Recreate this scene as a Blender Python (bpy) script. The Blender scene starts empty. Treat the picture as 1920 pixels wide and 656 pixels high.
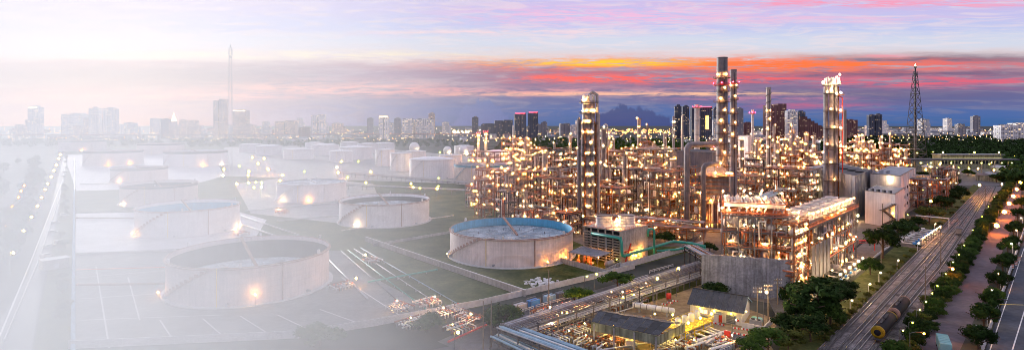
import bpy, bmesh, math, random
from mathutils import Vector, Matrix
random.seed(7)
R = math.radians
S = bpy.context.scene
COL = S.collection

# ------------------------------------------------------------------ camera
F, H, HY = 1050.0, 62.0, 235.0          # focal length (px of the 1920 frame), eye height (m), horizon row
cam_d = bpy.data.cameras.new('camera'); cam = bpy.data.objects.new('camera', cam_d); COL.objects.link(cam)
cam.location = (0, 0, H); cam.rotation_euler = (R(90), 0, 0)
cam_d.sensor_width = 36.0; cam_d.lens = 36.0*F/1920; cam_d.shift_y = -(328-HY)/1920
cam_d.clip_start = 1.0; cam_d.clip_end = 60000
S.camera = cam

# ------------------------------------------------------------------ world (dusk sky)
W = bpy.data.worlds.new('World'); S.world = W; W.use_nodes = True
SUN_AZ, SUN_EL = -38.0, 7.0
def build_world():
    nt = W.node_tree; nt.nodes.clear(); N = nt.nodes; L = nt.links
    def setin(s, v):
        if isinstance(v, (int, float)): s.default_value = v
        else: L.new(v, s)
    def m(op, a, b=0.0, c=None):
        n = N.new('ShaderNodeMath'); n.operation = op
        setin(n.inputs[0], a); setin(n.inputs[1], b)
        if c is not None: setin(n.inputs[2], c)
        return n.outputs[0]
    tc = N.new('ShaderNodeTexCoord'); sep = N.new('ShaderNodeSeparateXYZ'); L.new(tc.outputs['Generated'], sep.inputs[0])
    x, y, z = sep.outputs
    A = m('MULTIPLY', m('ARCTAN2', x, y), 57.2958)
    E0 = m('MULTIPLY', m('ARCSINE', z), 57.2958)
    # the cloud bands lie in long straight rows across the sunset, so they sink towards both ends
    E = m('DIVIDE', E0, m('COSINE', m('DIVIDE', m('MINIMUM', m('ABSOLUTE', A), 48.0), 57.2958)))
    def noise(sa, se, scale, detail=4, rough=.55, off=0.0, dist=0.0):
        c = N.new('ShaderNodeCombineXYZ'); L.new(m('MULTIPLY', A, sa), c.inputs[0]); L.new(m('MULTIPLY', E, se), c.inputs[1]); c.inputs[2].default_value = off
        n = N.new('ShaderNodeTexNoise'); n.inputs['Scale'].default_value = scale; n.inputs['Detail'].default_value = detail
        n.inputs['Roughness'].default_value = rough; n.inputs['Distortion'].default_value = dist
        L.new(c.outputs[0], n.inputs['Vector']); return n.outputs['Fac']
    warp = m('MULTIPLY', m('SUBTRACT', noise(.10, .9, 1.0, 5, .6), .5), 1.5)
    warp2 = m('MULTIPLY', m('SUBTRACT', noise(.35, 2.2, 1.0, 6, .62, 7.3), .5), 1.6)
    Ew = m('ADD', E, m('ADD', warp, warp2))
    def lin(c): return tuple(((v+.055)/1.055)**2.4 if v > .04 else v/12.92 for v in c) + (1,)
    rp = N.new('ShaderNodeValToRGB'); cr = rp.color_ramp; cr.interpolation = 'EASE'
    stops = [(-6, (.16, .26, .42)), (0, (.20, .39, .63)), (1.5, (.26, .40, .66)), (2.5, (.37, .41, .63)), (3.6, (.50, .43, .60)),
             (5.0, (.57, .47, .60)), (6.1, (.70, .57, .64)), (6.9, (.87, .81, .83)), (8.4, (.82, .84, .91)), (10.2, (.74, .77, .93)), (12.0, (.77, .74, .92)),
             (15, (.84, .78, .90)), (26, (.84, .82, .93)), (90, (.80, .82, .93))]
    T = lambda e: (max(-6, e)+6)/96.0
    t = m('DIVIDE', m('ADD', Ew, 6.0), 96.0); L.new(t, rp.inputs[0])
    while len(cr.elements) < len(stops): cr.elements.new(.5)
    for el, (e, c) in zip(cr.elements, stops): el.position = T(e); el.color = lin(c)
    col = rp.outputs[0]
    def mix(fac, a, b):
        n = N.new('ShaderNodeMix'); n.data_type = 'RGBA'; setin(n.inputs[0], fac); L.new(a, n.inputs[6])
        if isinstance(b, tuple): n.inputs[7].default_value = b
        else: L.new(b, n.inputs[7])
        return n.outputs[2]
    str_n = noise(.17, 2.0, 1.3, 5, .58, 2.2, .9)
    str_f = noise(.5, 2.6, 1.2, 5, .62, 12.2, 1.2)
    rag = m('MINIMUM', m('MAXIMUM', m('MULTIPLY', m('SUBTRACT', m('ADD', m('MULTIPLY', str_n, .62), m('MULTIPLY', str_f, .38)), .40), 6.0), .02), 1.0)
    def ang(px, py):
        a = math.atan((px-960)/F); return math.degrees(a), math.degrees(math.atan((HY-py)/F*math.cos(a)))/math.cos(a)
    def streak(col, px, py, hw, hh, c, k, ragged=True, ww=.45):
        a0, e0 = ang(px, py); wa = (ang(px+hw, py)[0]-ang(px-hw, py)[0])/2; we = hh*.0545
        da = m('POWER', m('ABSOLUTE', m('DIVIDE', m('SUBTRACT', A, a0), wa)), 3.0)
        de = m('POWER', m('ABSOLUTE', m('DIVIDE', m('SUBTRACT', m('ADD', E, m('MULTIPLY', m('ADD', warp, warp2), ww)), e0), we)), 2.0)
        g = m('MULTIPLY', m('EXPONENT', m('MULTIPLY', m('ADD', da, de), -1.0)), k)
        if ragged: g = m('MULTIPLY', g, rag)
        return mix(g, col, lin(c))
    # torn sheets of thin cloud all over, then slow banks of mauve cloud and the lit streaks
    thin = N.new('ShaderNodeMapRange'); thin.interpolation_type = 'SMOOTHSTEP'; thin.inputs[1].default_value = .44; thin.inputs[2].default_value = .68; thin.inputs[3].default_value = 0; thin.inputs[4].default_value = .55
    L.new(noise(.15, 1.1, 1.4, 6, .60, 31.0, 1.0), thin.inputs[0])
    rp2 = N.new('ShaderNodeValToRGB'); c2 = rp2.color_ramp
    for el, (e, c) in zip((c2.elements[0], c2.elements[1], c2.elements.new(.5), c2.elements.new(.5)), ((0, (.30, .36, .56)), (6.5, (.66, .50, .62)), (8, (.93, .86, .88)), (90, (.92, .84, .92)))): el.position = T(e); el.color = lin(c)
    L.new(t, rp2.inputs[0]); col = mix(thin.outputs[0], col, rp2.outputs[0])
    col = streak(col, 1560, 178, 420, 20, (.33, .33, .54), .75, False)
    col = streak(col, 1250, 160, 330, 10, (.47, .38, .56), .7, False)
    col = streak(col, 1750, 112, 300, 9, (.40, .31, .45), .9, False)
    col = streak(col, 1640, 138, 300, 7, (.40, .30, .47), .85, False)
    col = streak(col, 230, 142, 430, 26, (.36, .40, .54), .85, False)
    col = streak(col, 760, 140, 220, 14, (.58, .46, .62), .7)
    col = streak(col, 1150, 136, 420, 8, (.50, .37, .55), .85)
    col = streak(col, 560, 104, 400, 8, (.98, .93, .80), .8)
    col = streak(col, 300, 180, 260, 8, (.95, .66, .70), .7)
    col = streak(col, 640, 166, 220, 13, (.98, .70, .68), .8)
    col = streak(col, 1700, 122, 260, 8, (.86, .36, .46), 1.15)
    col = streak(col, 1240, 121, 420, 12, (1.0, .47, .32), 1.2, ww=.35)
    col = streak(col, 1120, 118, 200, 6, (1.0, .80, .14), 1.2, ww=.35)
    col = streak(col, 1480, 122, 190, 11, (1.0, .45, .22), 1.4, ww=.3)
    col = streak(col, 1130, 148, 170, 8, (.98, .38, .38), 1.5)
    col = streak(col, 1360, 149, 160, 8, (.93, .35, .40), 1.4)
    col = streak(col, 1730, 153, 200, 9, (.88, .36, .48), 1.4)
    col = streak(col, 1150, 176, 330, 3.5, (1.0, .78, .62), 1.2, ww=.15)
    col = streak(col, 1430, 186, 170, 5, (.74, .48, .62), .9)
    col = streak(col, 1520, 199, 130, 6, (.70, .38, .56), 1.0)
    col = streak(col, 1000, 172, 330, 8, (.93, .62, .66), .7)
    col = streak(col, 1130, 30, 300, 18, (.97, .72, .86), .8)
    col = streak(col, 1620, 6, 330, 8, (.96, .62, .74), 1.2)
    col = streak(col, 1500, 36, 300, 8, (.92, .74, .86), .8)
    col = streak(col, 1660, 105, 45, 3, (.93, .60, .66), .9, ww=.15)
    col = streak(col, 930, 62, 260, 6, (.98, .84, .86), .8)
    # cumulus silhouettes on the horizon
    def cumulus(col, px, w, top, c, k, off):
        a0, e0 = ang(px, top); wa = (ang(px+w, top)[0]-ang(px-w, top)[0])/2
        q = m('DIVIDE', m('SUBTRACT', A, a0), wa)
        hgt = m('MULTIPLY', m('SUBTRACT', 1.0, m('MULTIPLY', q, q)), e0*.8)
        bum = m('MULTIPLY', m('SUBTRACT', noise(1.0, .8, 1.0, 6, .55, off, .5), .5), 2.6)
        d = m('SUBTRACT', m('ADD', hgt, bum), E)
        n = N.new('ShaderNodeMapRange'); n.interpolation_type = 'SMOOTHSTEP'; n.inputs[1].default_value = 0; n.inputs[2].default_value = .5
        n.inputs[3].default_value = 0; n.inputs[4].default_value = k; L.new(d, n.inputs[0])
        return mix(n.outputs[0], col, lin(c))
    col = cumulus(col, 1180, 95, 186, (.17, .27, .52), .9, 3.0)
    col = cumulus(col, 905, 60, 172, (.33, .43, .68), .85, 9.0)
    col = cumulus(col, 100, 170, 196, (.38, .50, .70), .7, 5.0)
    col = cumulus(col, 560, 150, 200, (.38, .50, .72), .6, 15.0)
    sky = N.new('ShaderNodeTexSky'); sky.sky_type = 'NISHITA'; sky.sun_disc = False
    sky.sun_elevation = R(SUN_EL); sky.sun_rotation = R(SUN_AZ)
    bg1 = N.new('ShaderNodeBackground'); L.new(col, bg1.inputs[0]); bg1.inputs[1].default_value = 1.0
    bg2 = N.new('ShaderNodeBackground'); L.new(sky.outputs[0], bg2.inputs[0]); bg2.inputs[1].default_value = 0.012
    ad = N.new('ShaderNodeAddShader'); L.new(bg1.outputs[0], ad.inputs[0]); L.new(bg2.outputs[0], ad.inputs[1])
    out = N.new('ShaderNodeOutputWorld'); L.new(ad.outputs[0], out.inputs[0])
build_world()

# ------------------------------------------------------------------ sun, exposure, sampling
sd = bpy.data.lights.new('sun', 'SUN'); sun = bpy.data.objects.new('sun', sd); COL.objects.link(sun)
sd.energy = 4.2; sd.angle = R(12); sd.color = (1.0, .985, .965)  # sun placed left and strong to whiten the added fade volume
sv = Vector((math.sin(R(SUN_AZ))*math.cos(R(SUN_EL)), math.cos(R(SUN_AZ))*math.cos(R(SUN_EL)), math.sin(R(SUN_EL))))
sun.rotation_euler = sv.to_track_quat('Z', 'Y').to_euler()
S.view_settings.view_transform = 'Standard'; S.view_settings.look = 'None'
S.view_settings.exposure = 0.0; S.view_settings.gamma = 1.0; S.view_settings.use_curve_mapping = False
S.render.engine = 'CYCLES'
S.cycles.use_denoising = True; S.cycles.use_light_tree = True
S.cycles.max_bounces = 5; S.cycles.diffuse_bounces = 2; S.cycles.glossy_bounces = 2; S.cycles.transmission_bounces = 2; S.cycles.volume_bounces = 4
S.cycles.sample_clamp_indirect = 2.5; S.cycles.sample_clamp_direct = 0; S.cycles.transparent_max_bounces = 8
S.cycles.filter_width = .9
S.cycles.caustics_reflective = False; S.cycles.caustics_refractive = False

# ------------------------------------------------------------------ materials
MATS = {}
def mat(name, c, rough=.7, metal=0.0, var=.25, scale=.35, bump=0.0, c2=None, fine=0.0, streaks=0.0, objvar=0.0):
    m = bpy.data.materials.new(name); m.use_nodes = True; nt = m.node_tree; N = nt.nodes; L = nt.links
    b = N['Principled BSDF']; b.inputs['Roughness'].default_value = rough; b.inputs['Metallic'].default_value = metal
    b.inputs['Specular IOR Level'].default_value = .05 if rough >= .9 or name.startswith('leaf') else (.15 if rough >= .7 else .35)
    g = N.new('ShaderNodeNewGeometry')
    n = N.new('ShaderNodeTexNoise'); n.inputs['Scale'].default_value = scale; n.inputs['Detail'].default_value = 6; n.inputs['Roughness'].default_value = .65
    L.new(g.outputs['Position'], n.inputs['Vector'])
    r = N.new('ShaderNodeValToRGB'); L.new(n.outputs['Fac'], r.inputs[0])
    lo = tuple(v*(1-var) for v in c)+(1,); hi = (tuple(min(1, v*(1+var)) for v in c) if c2 is None else c2)+(1,)
    r.color_ramp.elements[0].position = .32; r.color_ramp.elements[0].color = lo; r.color_ramp.elements[1].position = .68; r.color_ramp.elements[1].color = hi
    col = r.outputs[0]
    def mulby(fac_socket, lo_v, hi_v, col):
        mr = N.new('ShaderNodeMapRange'); mr.inputs[1].default_value = .3; mr.inputs[2].default_value = .7; mr.inputs[3].default_value = lo_v; mr.inputs[4].default_value = hi_v
        L.new(fac_socket, mr.inputs[0])
        mx = N.new('ShaderNodeMix'); mx.data_type = 'RGBA'; mx.blend_type = 'MULTIPLY'; mx.inputs[0].default_value = 1
        L.new(col, mx.inputs[6]); L.new(mr.outputs[0], mx.inputs[7]); return mx.outputs[2]
    if fine:
        n2 = N.new('ShaderNodeTexNoise'); n2.inputs['Scale'].default_value = scale*9; n2.inputs['Detail'].default_value = 4; L.new(g.outputs['Position'], n2.inputs['Vector'])
        col = mulby(n2.outputs['Fac'], 1-fine, 1+fine*.6, col)
    if streaks:
        mp = N.new('ShaderNodeMapping'); mp.inputs['Scale'].default_value = (1.1, 1.1, .07); L.new(g.outputs['Position'], mp.inputs[0])
        n3 = N.new('ShaderNodeTexNoise'); n3.inputs['Scale'].default_value = 1.0; n3.inputs['Detail'].default_value = 5; L.new(mp.outputs[0], n3.inputs['Vector'])
        col = mulby(n3.outputs['Fac'], 1-streaks, 1.05, col)
    if objvar:
        oi = N.new('ShaderNodeObjectInfo'); mr = N.new('ShaderNodeMapRange'); mr.inputs[3].default_value = 1-objvar; mr.inputs[4].default_value = 1+objvar
        L.new(oi.outputs['Random'], mr.inputs[0]); mx = N.new('ShaderNodeMix'); mx.data_type = 'RGBA'; mx.blend_type = 'MULTIPLY'; mx.inputs[0].default_value = 1
        L.new(col, mx.inputs[6]); L.new(mr.outputs[0], mx.inputs[7]); col = mx.outputs[2]
    L.new(col, b.inputs['Base Color'])
    if bump:
        bp = N.new('ShaderNodeBump'); bp.inputs['Strength'].default_value = bump; bp.inputs['Distance'].default_value = .15
        L.new(n.outputs['Fac'], bp.inputs['Height']); L.new(bp.outputs[0], b.inputs['Normal'])
    MATS[name] = m; return m
def emit(name, c, k, sampled=True):
    m = bpy.data.materials.new(name); m.use_nodes = True; nt = m.node_tree; nt.nodes.clear()
    e = nt.nodes.new('ShaderNodeEmission'); e.inputs[0].default_value = c+(1,); e.inputs[1].default_value = k
    o = nt.nodes.new('ShaderNodeOutputMaterial'); nt.links.new(e.outputs[0], o.inputs[0])
    m.cycles.emission_sampling = 'FRONT' if sampled else 'NONE'
    MATS[name] = m; return m
mat('steel', (.15, .145, .15), .6, .2, .3, .5, objvar=.3)
mat('dark_steel', (.055, .055, .065), .55, .4, .3, .5, objvar=.3)
mat('rust_steel', (.24, .11, .065), .7, .15, .35, .6, objvar=.35)
mat('orange_paint', (.52, .16, .07), .6, 0, .25, .6, objvar=.2)
mat('grating', (.12, .115, .115), .6, .3, .3, .8)
mat('clad', (.36, .32, .30), .58, .15, .15, .3, streaks=.2, objvar=.15)
mat('clad_dull', (.21, .19, .20), .6, .15, .2, .3, streaks=.3, objvar=.2)
mat('pipe_white', (.60, .59, .58), .6, 0, .18, .5, objvar=.15)
mat('pipe_blue', (.24, .36, .46), .5, .1, .2, .5, objvar=.25)
mat('pipe_grey', (.33, .34, .37), .5, .3, .25, .5, objvar=.3)
mat('green_paint', (.03, .27, .22), .45, 0, .2, .6)
mat('yellow_paint', (.72, .52, .05), .45, 0, .2, .6)
mat('red_paint', (.55, .05, .04), .5, 0, .2, .6)
mat('blue_paint', (.05, .20, .48), .5, 0, .2, .6)
mat('white_paint', (.66, .65, .64), .75, 0, .12, .3, streaks=.12)
mat('tank_white', (.74, .73, .74), .6, 0, .08, .10, streaks=.12, fine=.05, objvar=.05)
mat('tank_cream', (.66, .58, .56), .65, 0, .12, .10, streaks=.20, fine=.05, objvar=.06)
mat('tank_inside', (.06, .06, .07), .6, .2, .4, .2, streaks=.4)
mat('tank_blue', (.09, .38, .58), .6, 0, .18, .2, streaks=.2)
mat('float_roof', (.50, .54, .58), .7, 0, .5, .14, fine=.35)
mat('float_blue', (.20, .36, .50), .6, 0, .6, .17, c2=(.50, .58, .64), fine=.4)
mat('rust_rim', (.32, .19, .15), .75, 0, .3, .5, fine=.2)
mat('concrete', (.38, .37, .36), .85, 0, .22, .12, .2, fine=.18, streaks=.25)
mat('old_concrete', (.33, .34, .38), .9, 0, .30, .16, .25, fine=.25, streaks=.5)
mat('light_concrete', (.55, .54, .54), .85, 0, .16, .09, .1, fine=.15)
mat('apron', (.20, .20, .195), .9, 0, .30, .05, .2, fine=.25)
mat('plant_paving', (.17, .14, .12), .8, 0, .30, .06, .2, fine=.25)
mat('dirt_yard', (.27, .205, .135), .95, 0, .30, .06, .3, fine=.25)
mat('asphalt', (.062, .07, .09), .75, 0, .30, .07, .15, fine=.2)
mat('lane', (.12, .12, .128), .85, 0, .3, .06, .15, fine=.2)
mat('red_asphalt', (.105, .09, .108), .8, 0, .35, .06, .15, fine=.2)
mat('ballast', (.19, .165, .165), .95, 0, .6, .16, .5, c2=(.34, .30, .30), fine=.5)
mat('rail_steel', (.30, .29, .30), .35, .8, .2, .5)
mat('sleeper', (.16, .15, .145), .9, 0, .3, .6)
mat('grass', (.035, .075, .016), .95, 0, .45, .07, .4, c2=(.12, .125, .05), fine=.35)
mat('far_ground', (.045, .06, .05), .95, 0, .5, .006, 0, c2=(.11, .115, .105), fine=.4)
mat('slate', (.055, .06, .07), .6, .1, .35, .35, fine=.3)
mat('sheet_roof', (.27, .28, .31), .75, 0, .25, .25, fine=.15)
mat('fascia', (.30, .31, .22), .85, 0, .3, .3, streaks=.6)
mat('wood', (.20, .16, .12), .85, 0, .3, .4)
mat('louvre', (.34, .30, .26), .8, 0, .25, .3, fine=.2)
mat('brown_tower', (.19, .10, .09), .7, 0, .15, .05)
mat('bark', (.085, .06, .045), .9, 0, .3, 1.0)
mat('fan_dark', (.035, .037, .04), .6, .3, .3, .5)
mat('glass', (.03, .04, .05), .12, .2, .2, .4)
mat('brick_plain', (.40, .33, .30), .8, 0, .2, .2)
mat('silver_wall', (.17, .18, .215), .6, .15, .15, .12, streaks=.25)
mat('stucco', (.62, .60, .60), .8, 0, .1, .15, streaks=.2)
mat('black_tank', (.014, .014, .018), .7, 0, .3, .3)
mat('yellow_dull', (.30, .19, .012), .7, 0, .4, .8, fine=.3)
mat('teal_cover', (.16, .36, .38), .6, 0, .15, .5)
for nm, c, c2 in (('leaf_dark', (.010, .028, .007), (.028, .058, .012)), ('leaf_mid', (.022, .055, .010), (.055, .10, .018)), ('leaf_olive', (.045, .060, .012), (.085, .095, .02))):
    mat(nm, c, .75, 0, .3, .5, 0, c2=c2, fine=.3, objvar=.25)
# lamps and lit things
emit('lamp_warm', (1.0, .45, .12), 1400)
emit('lamp_gold', (1.0, .37, .055), 1500)
emit('lamp_white', (1.0, .66, .32), 1050)
emit('lamp_yellow', (1.0, .64, .07), 240)
emit('lamp_green', (.82, 1.0, .05), 60)
emit('lamp_orange', (1.0, .22, .015), 420)
emit('lamp_red', (1.0, .03, .08), 30)
emit('flame', (1.0, .55, .25), 40)
emit('far_orange', (1.0, .42, .10), 5, False)
emit('far_warm', (1.0, .72, .36), 6, False)
emit('far_white', (1.0, .92, .75), 6, False)
emit('far_red', (1.0, .08, .14), 4, False)
emit('lit_pane', (1.0, .72, .35), 2.2, False)
emit('lit_strip', (1.0, .86, .40), 4.0, False)
def facade(name, wall, wx, wz, lit, k=1.0, litc=(1.0, .68, .36)):
    """far facade: rows of windows too small to build, some of them lit"""
    m = mat(name, wall, .7, 0, .12, .02); nt = m.node_tree; N = nt.nodes; L = nt.links; b = N['Principled BSDF']
    tc = N.new('ShaderNodeTexCoord'); g = N.new('ShaderNodeNewGeometry'); s = N.new('ShaderNodeSeparateXYZ'); L.new(g.outputs['Position'], s.inputs[0])
    def mm(op, a, b_=0.0):
        n = N.new('ShaderNodeMath'); n.operation = op
        for i, v in enumerate((a, b_)):
            if isinstance(v, (int, float)): n.inputs[i].default_value = v
            else: L.new(v, n.inputs[i])
        return n.outputs[0]
    h = mm('ADD', s.outputs[0], mm('MULTIPLY', s.outputs[1], .83))
    u, v = mm('DIVIDE', h, wx), mm('DIVIDE', s.outputs[2], wz)
    fu, fv = mm('FRACT', u), mm('FRACT', v)
    win = mm('MULTIPLY', mm('MULTIPLY', mm('GREATER_THAN', fu, .25), mm('LESS_THAN', fu, .8)), mm('MULTIPLY', mm('GREATER_THAN', fv, .3), mm('LESS_THAN', fv, .8)))
    sep = N.new('ShaderNodeSeparateXYZ'); L.new(g.outputs['Normal'], sep.inputs[0]); win = mm('MULTIPLY', win, mm('LESS_THAN', mm('ABSOLUTE', sep.outputs[2]), .5))
    cb = N.new('ShaderNodeCombineXYZ'); L.new(mm('FLOOR', u), cb.inputs[0]); L.new(mm('FLOOR', v), cb.inputs[1])
    wn = N.new('ShaderNodeTexWhiteNoise'); L.new(cb.outputs[0], wn.inputs['Vector'])
    on = mm('MULTIPLY', win, mm('LESS_THAN', wn.outputs['Value'], lit))
    base = b.inputs['Base Color'].links[0].from_socket
    mx = N.new('ShaderNodeMix'); mx.data_type = 'RGBA'; L.new(win, mx.inputs[0]); L.new(base, mx.inputs[6]); mx.inputs[7].default_value = tuple(v*.4 for v in wall)+(1,)
    L.new(mx.outputs[2], b.inputs['Base Color'])
    b.inputs['Emission Color'].default_value = litc+(1,); L.new(mm('MULTIPLY', on, k), b.inputs['Emission Strength'])
    m.cycles.emission_sampling = 'NONE'
    return m
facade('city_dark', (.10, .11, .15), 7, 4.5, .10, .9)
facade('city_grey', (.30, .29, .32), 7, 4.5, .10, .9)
facade('city_white', (.74, .71, .71), 8, 5, .22, 1.3)  # extra lit windows added to lighten these pale blocks
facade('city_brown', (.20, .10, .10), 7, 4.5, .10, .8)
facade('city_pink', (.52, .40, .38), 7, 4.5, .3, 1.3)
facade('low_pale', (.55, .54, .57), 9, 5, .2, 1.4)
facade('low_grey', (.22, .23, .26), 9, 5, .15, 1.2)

# ------------------------------------------------------------------ geometry helpers
def gp(px, py, z=0.0):
    """point of the place at height z that the photograph shows in column px, row py"""
    Y = F*(H-z)/(py-HY); return Vector(((px-960)/F*Y, Y, z))
def xat(px, Y): return (px-960)/F*Y
def zat(py, Y): return H-(py-HY)*Y/F
def depth(py): return F*H/(py-HY)
CACHE = {}; LAMP_SIZE = .56
def mesh_from(name, verts, faces, mt, smooth=False):
    me = bpy.data.meshes.new(name); me.from_pydata([tuple(v) for v in verts], [], faces)
    if smooth: me.polygons.foreach_set('use_smooth', [True]*len(me.polygons))
    if mt: me.materials.append(MATS[mt])
    me.update(); return me
def lathe(profile, seg, cap=False):
    vs, fs = [], []; n = len(profile)
    for i in range(seg):
        a = 2*math.pi*i/seg
        for r, z in profile: vs.append((r*math.cos(a), r*math.sin(a), z))
    for i in range(seg):
        j = (i+1) % seg
        for k in range(n-1): fs.append((i*n+k, j*n+k, j*n+k+1, i*n+k+1))
    if cap:
        fs.append(tuple(i*n+n-1 for i in range(seg))); fs.append(tuple(i*n for i in reversed(range(seg))))
    return vs, fs
def box_vf(c, s):
    x, y, z = (v/2 for v in s); cx, cy, cz = c
    vs = [(cx+a*x, cy+b*y, cz+d*z) for d in (-1, 1) for b in (-1, 1) for a in (-1, 1)]
    return vs, [(0, 2, 3, 1), (4, 5, 7, 6), (0, 1, 5, 4), (2, 6, 7, 3), (0, 4, 6, 2), (1, 3, 7, 5)]
def merge(parts):
    V, FF = [], []
    for vs, fs in parts:
        o = len(V); V += list(vs); FF += [tuple(i+o for i in f) for f in fs]
    return V, FF
def tube_vf(pts, r, seg=8, cap=True):
    pts = [Vector(p) for p in pts]; vs, fs = [], []
    up0 = Vector((0, 0, 1)); prev = None
    for i, p in enumerate(pts):
        d = ((pts[i+1]-p).normalized() if i < len(pts)-1 else Vector()) + ((p-pts[i-1]).normalized() if i > 0 else Vector())
        d = d.normalized() if d.length > 1e-6 else Vector((0, 0, 1))
        u = prev if prev is not None else (Vector((1, 0, 0)) if abs(d.z) > .9 else up0)
        s = d.cross(u)
        if s.length < 1e-4: s = d.cross(Vector((0, 1, 0)))
        s.normalize(); u = s.cross(d).normalized(); prev = u
        k = 1.0
        if 0 < i < len(pts)-1:
            c = (pts[i+1]-p).normalized().dot((p-pts[i-1]).normalized()); k = min(1.5, 1/math.sqrt(max(.3, (1+c)/2)))
        for j in range(seg):
            a = 2*math.pi*j/seg; vs.append(p+(s*math.cos(a)+u*math.sin(a))*r*k)
    for i in range(len(pts)-1):
        for j in range(seg):
            q = (j+1) % seg; fs.append((i*seg+j, i*seg+q, (i+1)*seg+q, (i+1)*seg+j))
    if cap: fs.append(tuple(reversed(range(seg)))); fs.append(tuple(range((len(pts)-1)*seg, len(pts)*seg)))
    return vs, fs
def unit(shape, mt):
    key = (shape, mt)
    if key in CACHE: return CACHE[key]
    sm = True
    if shape == 'box': vs, fs = box_vf((0, 0, 0), (1, 1, 1)); sm = False
    elif shape.startswith('cyl'): vs, fs = lathe([(1, -.5), (1, .5)], int(shape[3:]), True)
    elif shape == 'bulb':
        bm = bmesh.new(); bmesh.ops.create_icosphere(bm, subdivisions=1, radius=1); bm.verts.ensure_lookup_table()
        vs = [v.co.copy() for v in bm.verts]; fs = [tuple(v.index for v in f.verts) for f in bm.faces]; bm.free()
    elif shape == 'ball': vs, fs = lathe([(.001, -1)]+[(math.sin(a), -math.cos(a)) for a in [math.pi*k/10 for k in range(1, 10)]]+[(.001, 1)], 18)
    elif shape.startswith('cap'):                       # domed vessel, radius 1, cylinder half-length q
        q = float(shape[3:]); pr = [(.001, -q-.55), (.5, -q-.47), (.86, -q-.28), (1, -q), (1, q), (.86, q+.28), (.5, q+.47), (.001, q+.55)]
        vs, fs = lathe(pr, 14)
    elif shape.startswith('cone'):                      # tapers to q
        q = float(shape[4:]); vs, fs = lathe([(1, -.5), (q, .5)], 14, True)
    me = mesh_from(shape+'_'+mt, vs, fs, mt, False)
    if sm and shape != 'bulb':
        me.polygons.foreach_set('use_smooth', [len(p.vertices) < 5 for p in me.polygons])
    CACHE[key] = me; return me
def rail_mesh(length, mt, h=1.1):
    """a straight handrail run: posts, top rail, knee rail, toe plate (along +x from 0)"""
    L_ = max(.5, round(length*2)/2); key = ('rail', L_, mt, h)
    if key in CACHE: return CACHE[key]
    ps = []
    n = max(1, round(L_/1.8))
    for i in range(n+1): ps.append(box_vf((L_*i/n, 0, h/2), (.07, .07, h)))
    for z, t in ((h, .09), (h*.55, .07), (.08, .16)): ps.append(box_vf((L_/2, 0, z), (L_, .06, t)))
    me = mesh_from('handrail', *merge(ps), mt); CACHE[key] = me; return me
def bracket_mesh():
    if 'bracket' not in CACHE: CACHE['bracket'] = mesh_from('lamp_bracket', *merge([box_vf((.42, 0, -.75), (.09, .09, 2.5)), box_vf((.2, 0, .46), (.55, .09, .09)), box_vf((0, 0, .40), (.62, .5, .1))]), 'steel')
    return CACHE['bracket']
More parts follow.
